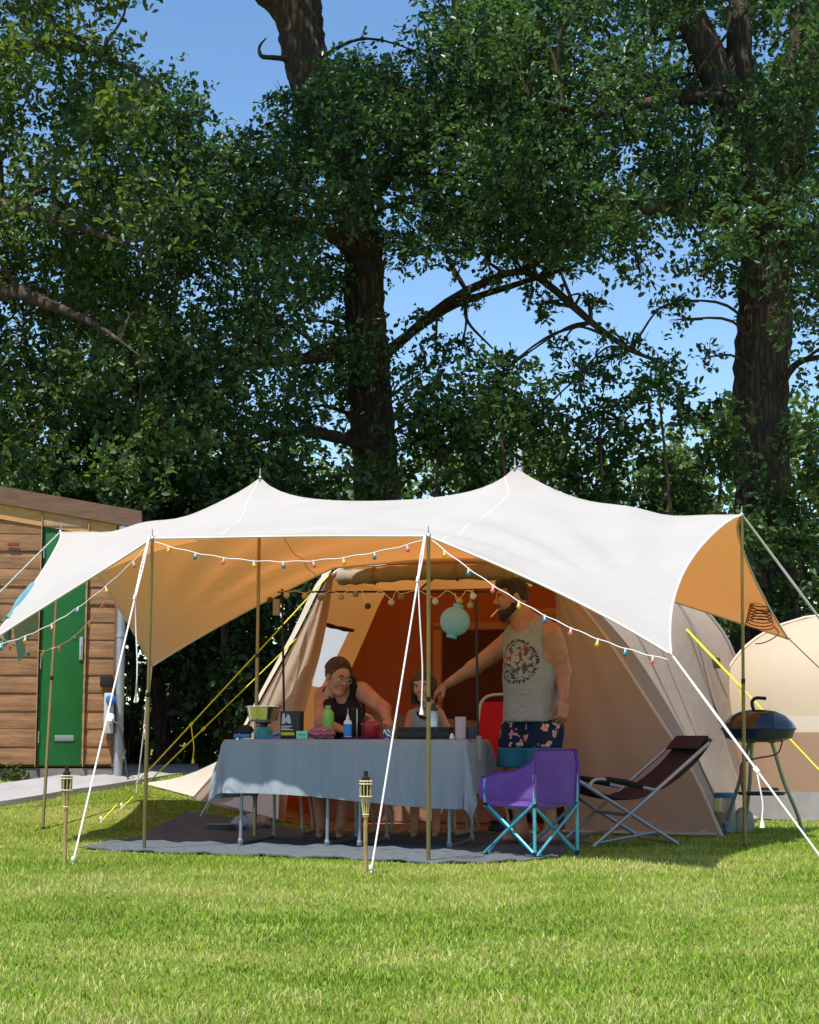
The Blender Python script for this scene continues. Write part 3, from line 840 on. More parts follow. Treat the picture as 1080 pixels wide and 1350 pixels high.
# ------------------------------------------------------------------ canopy poles
brass = mat('bronze_pole', (0.30, 0.235, 0.115), 0.38, 0.75, var=0.12, scale=10)
dark_steel = mat('dark_steel', (0.03, 0.03, 0.033), 0.4, 0.7)
def pole(name, top, foot, label, r=0.0125, spike=0.055):
    root = thing(name, label, 'tent pole', foot, 'poles holding up the canopy')
    top, foot = np.asarray(top), np.asarray(foot)
    d = unit(top - foot); L = np.linalg.norm(top - foot)
    MB().tube([foot, foot + d * L * 0.5], r, 12).build('lower_tube', brass, root)
    MB().tube([foot + d * (L * 0.5 - 0.02), top - d * 0.008], r * 0.86, 12).build('upper_tube', brass, root)
    mb = MB().tube([foot + d * (L * 0.5 - 0.015), foot + d * (L * 0.5 + 0.015)], r * 1.10, 12)
    mb.build('clamp_collar', dark_steel, root)
    MB().tube([top - d * 0.012, top + d * spike * 0.6, top + d * spike], [0.0045, 0.0045, 0.003], 8).build('spike', steel, root)
    MB().lathe([(0, -0.01), (0.017, -0.01), (0.015, 0.015), (0, 0.018)], foot, 10).build('foot_cap', dark_steel, root)
FT = {'A': GP(565, 1137), 'B': GP(190, 1122), 'L': GP(72, 1088), 'R': GP(982, 1117)}
FT['L'] = V3(CAN[0, 24][0] - 0.05, CAN[0, 24][1] - 0.1, 0); FT['L'][2] = gz(FT['L'][0], FT['L'][1])
for k, lab in [('A', 'bronze pole at the front canopy edge, standing in front of the seated child'),
               ('B', 'bronze pole at the front canopy edge beside the hanging white cord'),
               ('L', 'bronze pole holding the side point of the canopy before the green door'),
               ('R', 'bronze pole holding the side point of the canopy before the barbecue')]:
    pole('canopy_pole', CAN[pole_pts[k]], FT[k], lab)
p1 = CAN[pole_pts['P1']]; p2 = CAN[pole_pts['P2']]
pole('canopy_pole', p1, V3(p1[0] - 0.01, p1[1] + 0.02, gz(p1[0], p1[1])), 'tall bronze centre pole rising beyond the table pans to a canopy peak', 0.0145, 0.07)
pole('canopy_pole', p2, V3(p2[0] + 0.01, p2[1] + 0.12, 0), 'tall bronze centre pole standing behind the man in shorts', 0.0145, 0.07)

# ------------------------------------------------------------------ guy ropes
white_rope = mat('white_cord', (0.78, 0.74, 0.74), 0.7, var=0.08, scale=60)
yellow_rope = mat('yellow_cord', (0.72, 0.68, 0.03), 0.6, var=0.1, scale=60)
peg_m = mat('white_peg', (0.75, 0.75, 0.75), 0.5)
def guy(a, b, label, m=white_rope, r=0.0055, group='white guy ropes of the canopy', double=0.45, tail=None, peg=True, sl=None):
    a, b = np.asarray(a, float), np.asarray(b, float)
    root = thing('guy_rope', label, 'rope', b, group)
    d = b - a; side = unit(np.cross(d, (0, 0, 1))) * 0.008
    s = a + d * double
    mb = MB()
    if double:
        mb.tube([a + side * .3, lerp(a, s, .5) + side, s + side * .4], r * 0.85, 6)
        mb.tube([a - side * .3, lerp(a, s, .5) - side, s - side * .4], r * 0.85, 6)
        mb.tube([s, b], r, 6)
    else: mb.tube([a, b], r, 6)
    mb.build('cord', m, root)
    if double:
        MB().box(s, (0.035, 0.014, 0.022), frame(d), 0.004).build('slider', m, root)
    if tail:
        t0 = s
        tl = curve([t0, t0 + V3(0.01, -0.01, -tail * 0.3), t0 + V3(0.025, -0.01, -tail * 0.7), t0 + V3(0.02, -0.01, -tail)], 12)
        t_ = MB().tube(tl, r * 0.8, 6)
        t_.lathe([(0.004, 0.0), (0.010, -0.03), (0.013, -0.05), (0.004, -0.052)], tl[-1], 8)
        t_.build('loose_end', m, root)
    if peg:
        hd = unit([d[0], d[1], 0])
        q = MB().tube([b - hd * 0.01 + V3(0, 0, 0.03), b + hd * 0.015 + V3(0, 0, -0.05)], 0.007, 8)
        q.ball(b + V3(0, 0, 0.028), (0.011, 0.008, 0.017), 10, 6)
        q.build('peg', peg_m, root)
Bt, At, Rt = CAN[17, 0], CAN[41, 0], CAN[60, 23]
guy(Bt + V3(-0.02, -0.01, 0), GP(96, 1139), 'white guy rope running from the left front pole to a peg', tail=0.60, double=0.20)
guy(At + V3(-0.02, -0.01, 0), GP(489, 1151), 'white guy rope pegged beside the standing bamboo torch', tail=0.72, double=0.14)
guy(CAN[60, 0], GP(1110, 1168), 'white guy rope from the low front corner across the barbecue', tail=0.24, double=0.52)
guy(Rt, Rt + (GP(1300, 1110) - Rt), 'white double guy rope running outward from the right side pole', double=0.36)
guy(CAN[60, 44], CAN[60, 44] + V3(1.35, 0.3, -1.25), 'dark thin guy rope from the rear canopy corner over the dome tent', m=mat('dark_cord', (0.06, 0.055, 0.05), 0.7), r=0.004, double=0, peg=False)
guy(CAN[0, 44], V3(CAN[0, 44][0] - 0.15, CAN[0, 44][1] + 0.35, gz(-2.3, 14.15)), 'short white guy rope from the low rear canopy corner', double=0.5, tail=0.2)
guy(CAN[0, 0], CAN[0, 0] + (GP(-220, 1120) - CAN[0, 0]), 'white guy rope from the front corner where the towel hangs', double=0.3)
guy(CAN[0, 24], GP(-300, 1082), 'white guy rope leaving the side pole in front of the green door', double=0.3)

# ------------------------------------------------------------------ the beige tunnel tent
canvas = mat('tent_canvas', (0.41, 0.34, 0.272), 0.85, var=0.07, scale=2, bump=0.45, bscale=7, trans=((0.95, 0.38, 0.09), 0.24), spec=0.12)
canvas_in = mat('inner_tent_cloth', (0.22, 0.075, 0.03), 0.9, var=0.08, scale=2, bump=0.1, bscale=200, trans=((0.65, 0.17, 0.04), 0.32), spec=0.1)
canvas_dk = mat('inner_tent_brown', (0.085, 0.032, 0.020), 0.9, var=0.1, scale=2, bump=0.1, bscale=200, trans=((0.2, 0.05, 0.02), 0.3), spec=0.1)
trim_m = mat('orange_trim', (0.36, 0.16, 0.06), 0.85, var=0.08)
roll_m = mat('rolled_canvas', (0.27, 0.215, 0.15), 0.9, var=0.12, scale=9, bump=0.2, bscale=90)
window_m = mat('clear_window_film', (0.55, 0.58, 0.60), 0.2, var=0.03, trans=((0.85, 0.90, 0.95), 0.5), spec=0.4)
mud_m = mat('grey_skirt', (0.40, 0.36, 0.32), 0.85, var=0.12, scale=5, bump=0.1)
seam_m = mat('seam_tape', (0.24, 0.19, 0.155), 0.85)
PROF1 = [(-.42, 0), (-.22, .45), (.12, 1.0), (.52, 1.6), (.92, 2.0), (1.35, 2.07), (1.8, 2.09), (2.25, 2.07), (2.62, 2.02), (2.92, 1.5), (3.20, 1.0), (3.48, .48), (3.85, 0)]
PROF2 = [(-.32, 0), (-.12, .5), (.02, 1.10), (.20, 1.72), (.58, 2.14), (1.2, 2.28), (1.8, 2.3), (2.4, 2.25), (2.75, 2.08), (3.0, 1.62), (3.25, 1.05), (3.5, .5), (3.8, 0)]
PROF3 = [(-.30, 0), (-.20, .6), (-.06, 1.2), (.15, 1.74), (.55, 2.1), (1.2, 2.22), (1.8, 2.25), (2.4, 2.1), (2.75, 1.9), (3.05, 1.5), (3.3, 1.0), (3.55, .5), (3.8, 0)]
PROF4 = [(.1, 0), (.2, .3), (.4, .6), (.65, .8), (.95, .92), (1.3, .97), (1.8, 1.0), (2.3, .97), (2.6, .92), (2.9, .8), (3.15, .6), (3.3, .3), (3.4, 0)]
prof = [curve(np.array(p), 48) for p in (PROF1, PROF2, PROF3, PROF4)]
NP = len(prof[0])
TENT = thing('tunnel_tent', 'large beige canvas tunnel tent standing open under the canopy', 'tent', tent(1.7, 2.0, 0))
def bay(k0, k1, b0, b1, t0, t1, nb=13, sag=0.03):
    G = []
    for i in range(nb):
        f = i / (nb - 1)
        row = []
        for t in range(t0, t1 + 1):
            s, z = lerp(prof[k0][t], prof[k1][t], f)
            k = 1 - sag * math.sin(math.pi * f)
            row.append(tent(1.75 + (s - 1.75) * k, lerp(b0, b1, f), max(0.004, z * k)))
        G.append(row)
    return np.array(G)
iR, iL = int(NP * 4 / 12), int(NP * 8 / 12)
def wavy(G, amp, f1, f2):
    a, b = G.shape[:2]
    I, J = np.meshgrid(np.arange(a), np.arange(b), indexing='ij')
    gu = np.gradient(G, axis=0); gv = np.gradient(G, axis=1)
    n = np.cross(gu, gv); n /= np.linalg.norm(n, axis=2)[..., None] + 1e-9
    return G + n * (amp * np.sin(I * f1 + J * f2 * 0.4) * np.sin(J * f2))[..., None]
MB().grid(wavy(bay(0, 1, 0, 2.35, 0, iR, 25), 0.011, 0.5, 0.55)).build('right_wall', canvas, TENT, 60)
MB().grid(bay(0, 1, 0, 2.35, iR, iL)).build('roof_panel', canvas, TENT, 60)
GL = bay(0, 1, 0, 2.35, iL, NP - 1, 25)
nL = GL.shape[1]
wz = lambda j: float(prof[0][iL + j][1])
j0 = min(range(nL), key=lambda j: abs(wz(j) - 1.62)); j1 = min(range(nL), key=lambda j: abs(wz(j) - 1.18))
inwin = lambda i, j: 3 <= i < 9 and j0 <= j < j1
MB().grid(GL, skip=inwin).build('left_wall', canvas, TENT, 60)
win = MB().grid(GL[3:10, j0:j1 + 1] * 1.0 + 0.0).build('window', window_m, TENT, 60)
wr = [GL[3, j] for j in range(j0, j1 + 1)]
# brown flap rolled at the head of the window
inw = unit(TA * 1.0 - V3(0, 0, 0.4))
MB().tube(curve([GL[i, j0] + inw * 0.03 for i in range(3, 10)], 14), [0.017 + 0.003 * math.sin(i) for i in range(len(curve([GL[i, j0] for i in range(3, 10)], 14)))], 8).build('window_flap', canvas_dk, TENT)
MB().grid(wavy(bay(1, 2, 2.35, 3.7, 0, NP - 1, 13, 0.035), 0.006, 0.5, 0.5)).build('rear_bay', canvas, TENT, 60)
MB().grid(bay(2, 3, 3.7, 4.9, 0, NP - 1, 9, 0.0)).build('rear_slope', canvas, TENT, 60)
G = np.array([[tent(s, 4.9, z * q) for s, z in prof[3]] for q in (0.0, 0.5, 1.0)])
MB().grid(G).build('rear_wall', canvas, TENT, 60)
# hoops: sleeves that show as seams
for k, b in ((0, 0.0), (1, 2.35), (2, 3.7)):
    ln = np.array([tent(1.75 + (s - 1.75) * 1.004, b, z * 1.004 + 0.004) for s, z in prof[k]])
    MB().tube(ln, 0.016, 8).build('hoop_sleeve', seam_m if k else mat('pale_canvas', (0.66, 0.58, 0.51), 0.85, var=0.05, trans=((0.9, 0.6, 0.35), 0.2)), TENT)
for f, ti in ((0.42, 0), (0.60, 0)):
    row = bay(0, 1, 0, 2.35, 0, iR, 101)[int(100 * f)]
    MB().tube(row + V3(0.004, -0.004, 0.004), 0.007, 6).build('seam', seam_m, TENT)
# front wings either side of the doorway
def wing(sd, left=False):
    G = []
    zs = np.linspace(0.0, 1.0, 17)
    pr = prof[0][iL:] if left else prof[0][:iR + 1][::-1]
    for t in np.linspace(0, 1, 22):
        x = t * (len(pr) - 1); i = min(int(x), len(pr) - 2)
        s, z = lerp(pr[i], pr[i + 1], x - i)
        row = []
        for q in np.linspace(0, 1, 17):
            sdz = sd(z)
            ss = lerp(s, sdz, q)
            fold = 0.030 * math.sin(q * 15) * q * (1 if left else 0.45)
            row.append(tent(ss, -0.02 - 0.07 * math.sin(math.pi * q) * (z / 2) + fold, max(0.003, z)))
        G.append(row)
    return np.array(G)
MB().grid(wing(lambda z: 0.74 + 0.03 * z)).build('front_wing', canvas, TENT, 60)
MB().grid(wing(lambda z: 3.05 - 0.20 * z + 0.03 * math.sin(z * 3), True)).build('front_wing', canvas, TENT, 60)
G = []
for t in range(iL, NP):
    s, z = prof[0][t]
    w_ = 0.03 + 0.05 * z / 2
    G.append([tent(s + 0.012 + w_ * q, -0.035 + 0.02 * q, max(0.004, z * 1.004 + 0.03 * (1 - q))) for q in np.linspace(0, 1, 4)])
MB().grid(G).build('lit_edge_strip', mat('pale_canvas', (0.66, 0.58, 0.51), 0.85, var=0.05, trans=((0.9, 0.6, 0.35), 0.2)), TENT, 60)  # added strip: sunlight on the left wall's edge put into its pale colour
# rolled-up door along the head of the opening
rl = curve([tent(2.56, -0.06, 1.985), tent(2.3, -0.09, 1.985), tent(1.9, -0.11, 2.0), tent(1.3, -0.11, 1.98), tent(0.9, -0.09, 1.93), tent(0.72, -0.06, 1.86)], 36)
MB().tube(rl, 0.060 + 0.006 * np.sin(np.arange(len(rl)) * 1.9), 14).build('rolled_door', roll_m, TENT)
for t in (8, 18, 27):
    a = np.linspace(0, 2 * math.pi, 15)[:-1]
    MB().tube(rl[t] + np.outer(np.cos(a), V3(0, 0, 0.068)) + np.outer(np.sin(a), TB * 0.068), 0.006, 6, closed=True).build('tie_strap', seam_m, TENT)
# inner tent
Gi = []
for q in np.linspace(0, 1, 25):
    row = []
    for r in np.linspace(0, 1, 25):
        # clip the inner face to the tent's own outline at that depth
        z = r * 1.98
        pr = lerp(prof[0], prof[1], 1.25 / 2.35)
        rs = np.interp(z, pr[:iR + 1, 1], pr[:iR + 1, 0]) + 0.16
        ls = np.interp(-z, -pr[iL:, 1], pr[iL:, 0]) - 0.10
        s = lerp(ls, rs, q)
        row.append(tent(s, 1.25 + 0.03 * math.sin(q * 9 + z * 2), z + 0.004))
    Gi.append(row)
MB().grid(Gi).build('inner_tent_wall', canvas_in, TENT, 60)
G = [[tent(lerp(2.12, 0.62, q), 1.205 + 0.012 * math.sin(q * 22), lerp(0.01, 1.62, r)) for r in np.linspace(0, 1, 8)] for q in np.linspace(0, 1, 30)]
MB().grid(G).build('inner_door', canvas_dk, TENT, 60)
for (a, b, z0, z1) in ((2.20, 2.13, 0.01, 1.66), (2.20, 0.62, 1.63, 1.69)):
    MB().add([tent(a, 1.185, z0), tent(b, 1.185, z0), tent(b, 1.185, z1), tent(a, 1.185, z1)], [(0, 1, 2, 3)]).build('door_trim', trim_m, TENT)
rr_ = curve([tent(1.55, 1.10, 1.72), tent(1.2, 1.06, 1.74), tent(0.85, 1.08, 1.68), tent(0.6, 1.10, 1.60)], 16)
MB().tube(rr_, 0.05 + 0.012 * np.sin(np.arange(len(rr_)) * 2.2), 10).build('rolled_curtain', trim_m, TENT)
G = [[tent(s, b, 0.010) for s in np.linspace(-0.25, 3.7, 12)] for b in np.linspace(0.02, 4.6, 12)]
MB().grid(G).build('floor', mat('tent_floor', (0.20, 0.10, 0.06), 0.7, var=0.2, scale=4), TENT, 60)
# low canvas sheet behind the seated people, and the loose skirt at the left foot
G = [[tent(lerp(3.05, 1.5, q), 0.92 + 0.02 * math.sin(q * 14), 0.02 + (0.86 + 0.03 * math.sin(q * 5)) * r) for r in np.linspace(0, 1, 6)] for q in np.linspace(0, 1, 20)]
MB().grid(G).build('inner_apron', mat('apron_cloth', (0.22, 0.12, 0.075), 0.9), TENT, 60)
G = []
for q in np.linspace(0, 1, 10):
    a = lerp(tent(3.05, -0.12, 0.03), tent(4.40, 0.10, 0.03), q); b = lerp(tent(3.10, 0.02, 0.60), tent(3.60, 0.05, 0.40), q)
    G.append([lerp(a, b, r) + V3(0, 0, -0.05 * math.sin(math.pi * r)) for r in np.linspace(0, 1, 7)])
MB().grid(G).build('storm_flap', mat('pale_canvas', (0.66, 0.58, 0.51), 0.85, var=0.05, trans=((0.9, 0.6, 0.35), 0.2)), TENT, 60)
# turned-up skirt along the right foot
sk = [tent(-0.30 + 0.02 * math.sin(i * 1.7), i * 0.24 - 0.05, 0.03) for i in range(11)]
MB().tube(sk, 0.035, 8, flat=0.7).build('ground_skirt', mud_m, TENT)
skf = [tent(s, -0.05 + 0.01 * math.sin(s * 9), 0.02) for s in np.linspace(-0.40, 0.75, 12)]
MB().tube(skf, 0.025, 8, flat=0.6).build('ground_skirt', mud_m, TENT)
# vent hood on the rear bay
vh = bay(1, 2, 2.35, 3.7, 0, NP - 1, 13, 0.035)[6, int(NP * 2.7 / 12)]
MB().box(vh + V3(0.03, -0.03, 0), (0.07, 0.05, 0.10), frame(TA), 0.015).build('vent', mat('dark_vent', (0.05, 0.045, 0.04), 0.7), TENT)
# yellow tent guys
yl = 'yellow guy ropes of the beige tent'
guy(tent(2.66, -0.02, 2.02), GP(133, 1084), 'upper yellow guy rope from the doorway head down to the lawn', yellow_rope, 0.006, yl, 0.62, 0.25)
guy(tent(2.92, 0.0, 1.52), GP(160, 1066), 'lower yellow guy rope from the lit tent edge to the lawn', yellow_rope, 0.006, yl, 0.55)
guy(tent(0.35, 2.35, 1.80) , GP(1160, 1100), 'yellow guy rope slanting down past the barbecue lid', yellow_rope, 0.007, yl, 0.36, 0.30)

# ------------------------------------------------------------------ cream dome tent at the right
dome_c = mat('dome_cloth', (0.57, 0.47, 0.34), 0.75, var=0.05, scale=2, bump=0.06, bscale=250, trans=((0.9, 0.65, 0.35), 0.22), spec=0.2)
dome_p = mat('dome_cloth_peach', (0.53, 0.41, 0.31), 0.75, var=0.05, scale=2, bump=0.06, bscale=250, trans=((0.9, 0.5, 0.25), 0.22), spec=0.2)
dome_b = mat('dome_shaded_wall', (0.38, 0.255, 0.17), 0.8, var=0.08, scale=2, bump=0.08, trans=((0.6, 0.3, 0.12), 0.2))  # lower wall cloth, browner to paint in the shade below the band
dome_w = mat('dome_pale_band', (0.53, 0.45, 0.36), 0.7, var=0.04)
dome_g = mat('dome_grey_skirt', (0.30, 0.29, 0.29), 0.7, var=0.15, scale=6)
DC = V3(4.50, 15.85, 0.0)
DOME = thing('dome_tent', 'cream and peach dome tent with pale band beside the barbecue', 'tent', DC)
def dome_pt(a, h):
    """a around, h height fraction"""
    r = (1 - h ** 4.6) ** 0.42
    gore = 1 - 0.018 * abs(math.sin(a * 3))
    return DC + V3(1.62 * r * math.cos(a) * gore, 1.6 * r * math.sin(a) * gore, 1.90 * h)
AN = np.linspace(0, 2 * math.pi, 97)
def ring(name, h0, h1, m, n=6, a0=0, a1=96, off=0.0):
    G = [[dome_pt(AN[j], h) + V3(0, 0, 0) for h in np.linspace(h0, h1, n)] for j in range(a0, a1 + 1)]
    MB().grid(np.array(G), flip=False).build(name, m, DOME, 60)
ring('skirt', 0.0, 0.13, dome_g)
ring('lower_wall', 0.13, 0.40, dome_b)
ring('band', 0.40, 0.475, dome_w, 4)
for k in range(6):
    ring('roof_gore', 0.475, 0.9995, dome_c if k % 2 else dome_p, 22, k * 16, k * 16 + 16)
for k in range(6):
    ln = [dome_pt(AN[k * 16], h) * 1.0 + unit(dome_pt(AN[k * 16], h) - DC) * 0.012 for h in np.linspace(0.02, 0.998, 30)]
    MB().tube(ln, 0.014, 8).build('pole_sleeve', mat('dome_sleeve', (0.62, 0.50, 0.42), 0.8), DOME)
vp = dome_pt(AN[66], 0.70)
MB().tube([vp + V3(-0.12, -0.03, -0.04), vp + V3(0, -0.06, 0.0), vp + V3(0.08, -0.03, 0.05)], [0.01, 0.045, 0.01], 8).build('vent', MATS['dark_vent'], DOME)

# ------------------------------------------------------------------ groundsheet
sheet_m = mat('woven_groundsheet', (0.092, 0.112, 0.128), 0.9, var=0.22, scale=14, bump=0.4, bscale=160)
G = []
for a, b in zip(SHEET_F, SHEET_B):
    G.append([lerp(a, b, t) for t in np.linspace(0, 1, 16)])
G = np.array(G)
fine = np.array([curve(G[:, j], 60) for j in range(G.shape[1])]).transpose(1, 0, 2)
I, J = np.meshgrid(np.arange(fine.shape[0]), np.arange(fine.shape[1]), indexing='ij')
fine[..., 2] = gz(fine[..., 0], fine[..., 1]) + 0.016 + 0.006 * np.sin(I * 0.9 + J * 0.7) + 0.004 * np.sin(I * 2.1 - J)
sheet_mb = MB().slab(fine, 0.008)
one(sheet_mb, 'groundsheet', sheet_m, 'grey woven groundsheet spread on the grass under the table', 'groundsheet', None, 60)

# ------------------------------------------------------------------ coloured string lights
cordw = mat('light_cord', (0.70, 0.66, 0.62), 0.6)
bulb_c = [mat('pink_bulb', (0.75, 0.20, 0.20), 0.15, spec=0.6, trans=((0.9, 0.3, 0.3), 0.3)), mat('yellow_bulb', (0.80, 0.52, 0.03), 0.15, spec=0.6, trans=((0.95, 0.65, 0.05), 0.3)), mat('teal_bulb', (0.02, 0.25, 0.36), 0.15, spec=0.6, trans=((0.03, 0.4, 0.5), 0.3))]
def string_lights(ends, n, label, c0=0, sag=0.12, r=0.0034, size=0.72, phase=0.5):
    a, b = np.asarray(ends[0], float), np.asarray(ends[1], float)
    T = np.linspace(0, 1, 60)
    ln = np.array([lerp(a, b, t) - V3(0, 0, sag * 4 * t * (1 - t)) + V3(0, 0, 0.003 * math.sin(t * 60)) for t in T])
    root = thing('string_lights', label, 'string lights', ln[30], 'coloured bulb strings')
    MB().tube(ln, r, 6).build('cord', cordw, root)
    for i in range(n):
        t = (i + phase) / n
        p = lerp(a, b, t) - V3(0, 0, sag * 4 * t * (1 - t))
        tl = rng.uniform(-0.35, 0.35)
        R = frame(V3(math.cos(tl), 0, math.sin(tl)), (0, 0, 1))
        k = size
        bo = MB().lathe([(0.0, -0.062 * k), (0.010 * k, -0.060 * k), (0.017 * k, -0.048 * k), (0.018 * k, -0.040 * k), (0.012 * k, -0.028 * k), (0.008 * k, -0.022 * k), (0, -0.022 * k)], p, 10, R).build('bulb', bulb_c[(i + c0) % 3], root)
        MB().lathe([(0.0, -0.024 * k), (0.009 * k, -0.024 * k), (0.009 * k, 0.004), (0, 0.004)], p, 8, R).build('socket', cordw, bo)
string_lights((Bt + V3(0.02, -0.02, -0.03), At + V3(-0.03, -0.02, -0.03)), 9, 'bulb string sagging along the front canopy edge between two poles', 1, 0.125)
string_lights((At + V3(0.02, -0.02, -0.03), CAN[60, 0] + V3(-0.02, 0.0, -0.03)), 9, 'bulb string slanting across the man down to the front corner', 1, 0.10)
string_lights((Bt + V3(-0.02, -0.02, -0.05), CAN[0, 0] + V3(0, 0, -0.03)), 6, 'bulb string from the pole across the green door to the towel', 0, 0.12, phase=0.55)
string_lights((CAN[0, 33] + V3(0, 0, -0.02), CAN[0, 2] + V3(0, 0.03, -0.04)), 7, 'bulb string hanging low from the side edge before the shed door', 0, 0.24, phase=0.35)

# ------------------------------------------------------------------ teal towel and red wire coil hung on the canopy
tb = CAN[0, 7]
G = []
for i, q in enumerate(np.linspace(0, 1, 14)):
    row = []
    for j, r in enumerate(np.linspace(-1, 1, 24)):
        drop = abs(r) * (0.24 if r < 0 else 0.33)
        e = CAN[0, 4] * (1 - q) + CAN[0, 11] * q
        off = V3(-0.022 - 0.02 * abs(r), -0.005, 0.02) if r < 0 else V3(0.022 + 0.03 * r, 0.02, 0.02)
        row.append(e + off * min(1, abs(r) * 5) + V3(0.018 * math.sin(q * 9) * abs(r) + 0.05 * (q - 0.5) * -abs(r), 0.02 * math.sin(q * 7 + r), 0.024 - drop))
    G.append(row)
one(MB().slab(np.array(G), 0.006), 'towel', mat('teal_towel', (0.10, 0.33, 0.40), 0.95, var=0.15, scale=12, bump=0.5, bscale=300, sheen=0.3), 'teal towel slung over the low front corner of the canopy', 'towel', None, 60)
cc = P(1001, 800, 12.35)
th = np.linspace(0, 9 * 2 * math.pi, 200)
rad = np.linspace(0.055, 0.105, 200)
coil = np.stack([cc[0] + rad * np.cos(th), cc[1] + rad * np.sin(th) * 0.9, cc[2] + 0.06 - 0.20 * np.linspace(0, 1, 200) + 0.40 * rad * np.sin(th)], 1)
tailc = np.array([coil[-1], coil[-1] + V3(0.03, 0, -0.06), coil[-1] + V3(-0.06, 0, -0.12), coil[-1] + V3(-0.14, 0, -0.135)])
hang = np.array([coil[0], coil[0] + V3(-0.02, 0, 0.03), cc + V3(0.0, 0.02, 0.16)])
cm = MB().tube(coil, 0.0045, 6); cm.tube(curve(tailc, 14), 0.0045, 6); cm.tube(hang, 0.003, 5)
one(cm, 'wire_coil', mat('red_wire', (0.16, 0.018, 0.02), 0.6), 'red spiral wire coil hanging under the rear canopy corner', 'coil', None, 60)

# ------------------------------------------------------------------ tables and tablecloth
TE, TP = unit((0.969, -0.244, 0)), unit((0.244, 0.969, 0))
TR = np.stack([TE, TP, V3(0, 0, 1)], 1)
T0 = P(296, 972, 11.25); TL, TD, TZ = 1.64, 0.78, 0.700
def tt(l, d, z): return V3(*(T0 + TE * l + TP * d)[:2], z)
alu = mat('grey_aluminium', (0.22, 0.25, 0.28), 0.4, 0.6, var=0.08)
top_m = mat('table_board', (0.35, 0.34, 0.33), 0.6)
for (l0, l1, lab) in ((0.02, 0.80, 'folding table with grey tube legs beneath the pan end of the cloth'), (0.84, 1.62, 'folding table with grey tube legs beneath the cup end of the cloth')):
    t = thing('folding_table', lab, 'table', tt((l0 + l1) / 2, TD / 2, 0.02), 'folding tables under the cloth')
    MB().box(tt((l0 + l1) / 2, TD / 2, TZ - 0.012), (l1 - l0, TD - 0.02, 0.022), TR, 0.004).build('tabletop', top_m, t)
    for l in (l0 + 0.09, l1 - 0.09):
        pts = [tt(l, 0.06, TZ - 0.025), tt(l, 0.04, 0.12), tt(l, 0.035, 0.045), tt(l, 0.07, 0.03), tt(l, TD - 0.09, 0.03), tt(l, TD - 0.05, 0.045), tt(l, TD - 0.05, 0.12), tt(l, TD - 0.07, TZ - 0.025)]
        MB().tube(curve(pts, 42), 0.0115, 10).build('leg_frame', alu, t)
        for d in (0.035, TD - 0.05):
            MB().tube([tt(l, d, 0.02), tt(l, d, 0.055)], 0.0155, 10).build('foot_cap', mat('pale_cap', (0.3, 0.32, 0.34), 0.5), t)
    MB().tube([tt(l0 + 0.09, TD / 2, TZ - 0.04), tt(l1 - 0.09, TD / 2, TZ - 0.04)], 0.009, 8).build('stretcher', alu, t)
def cloth_grid():
    dl, dr, df, db = 0.40, 0.36, 0.45, 0.36
    us = np.concatenate([np.linspace(-dl, 0, 15)[:-1], np.linspace(0, TL, 150), np.linspace(TL, TL + dr, 15)[1:]])
    vs = np.concatenate([np.linspace(-df, 0, 15)[:-1], np.linspace(0, TD, 14), np.linspace(TD, TD + db, 13)[1:]])
    G = np.zeros((len(us), len(vs), 3))
    for i, u in enumerate(us):
        for j, v in enumerate(vs):
            uu, vv = u, v
            if v < 0: vv = v * (0.80 + 0.20 * sstep(u, 0.2, TL))          # hem hangs lower towards the right
            ou = min(0, u) + max(0, u - TL); ov = min(0, vv) + max(0, vv - TD)
            cu, cv = min(max(u, 0), TL), min(max(v, 0), TD)
            d = math.hypot(ou, ov)
            if d < 1e-6:
                p = tt(cu, cv, TZ + 0.006 + 0.002 * math.sin(u * 11) * math.sin(v * 9)); G[i, j] = p; continue
            rx, ry = ou / d, ov / d
            corner = abs(rx * ry) * 2
            fl = 0.014 + d * (0.05 + 0.16 * corner)
            rp = 0.016 * math.sin(u * 17 + 1.1 * math.sin(u * 5)) * (d / 0.4) + 0.010 * math.sin(u * 41 + v * 3) * (d / 0.4) ** 2 if abs(ov) > 0 and corner < 0.3 else 0.018 * math.sin(v * 19 + u * 6) * (d / 0.4)
            if ou < 0: fl += 0.03 * abs(ou) 
            fl = max(fl + rp + sum(0.007 * math.exp(-((u - cx_) / 0.008) ** 2) for cx_ in (0.30, 0.68, 1.02, 1.38)) * (1 if abs(ov) > 0 else 0), 0.006)
            top = 0.004 * math.exp(-d * 60)
            p = tt(cu + rx * fl, cv + ry * fl, TZ + 0.004 + top - max(0, d - 0.004) * (0.985 - 0.05 * corner))
            G[i, j] = p
    return G
cloth_m = mat('seersucker_cloth', (0.30, 0.345, 0.39), 0.9, var=0.10, scale=9, bump=0.5, bscale=120, stretch=(1, 1, 0.12), trans=((0.25, 0.35, 0.45), 0.08), spec=0.1)
one(MB().slab(cloth_grid(), 0.003), 'tablecloth', cloth_m, 'long blue-grey cloth draped over the camping tables', 'tablecloth', None, 70)

# ------------------------------------------------------------------ things on the table
ZT = TZ + 0.010
def ot(px, d): 
    q = PV(px, 972, T0 + TP * d, TE)
    return V3(q[0], q[1], ZT)
def mpp(p): return p[1] * 1.009 / F                       # metres per photo pixel at that distance
def hz(py, p): return max(0.01, (972 - py) * mpp(p))
M_ = lambda *a, **k: mat(*a, **k)
blk = MATS['black_plastic']
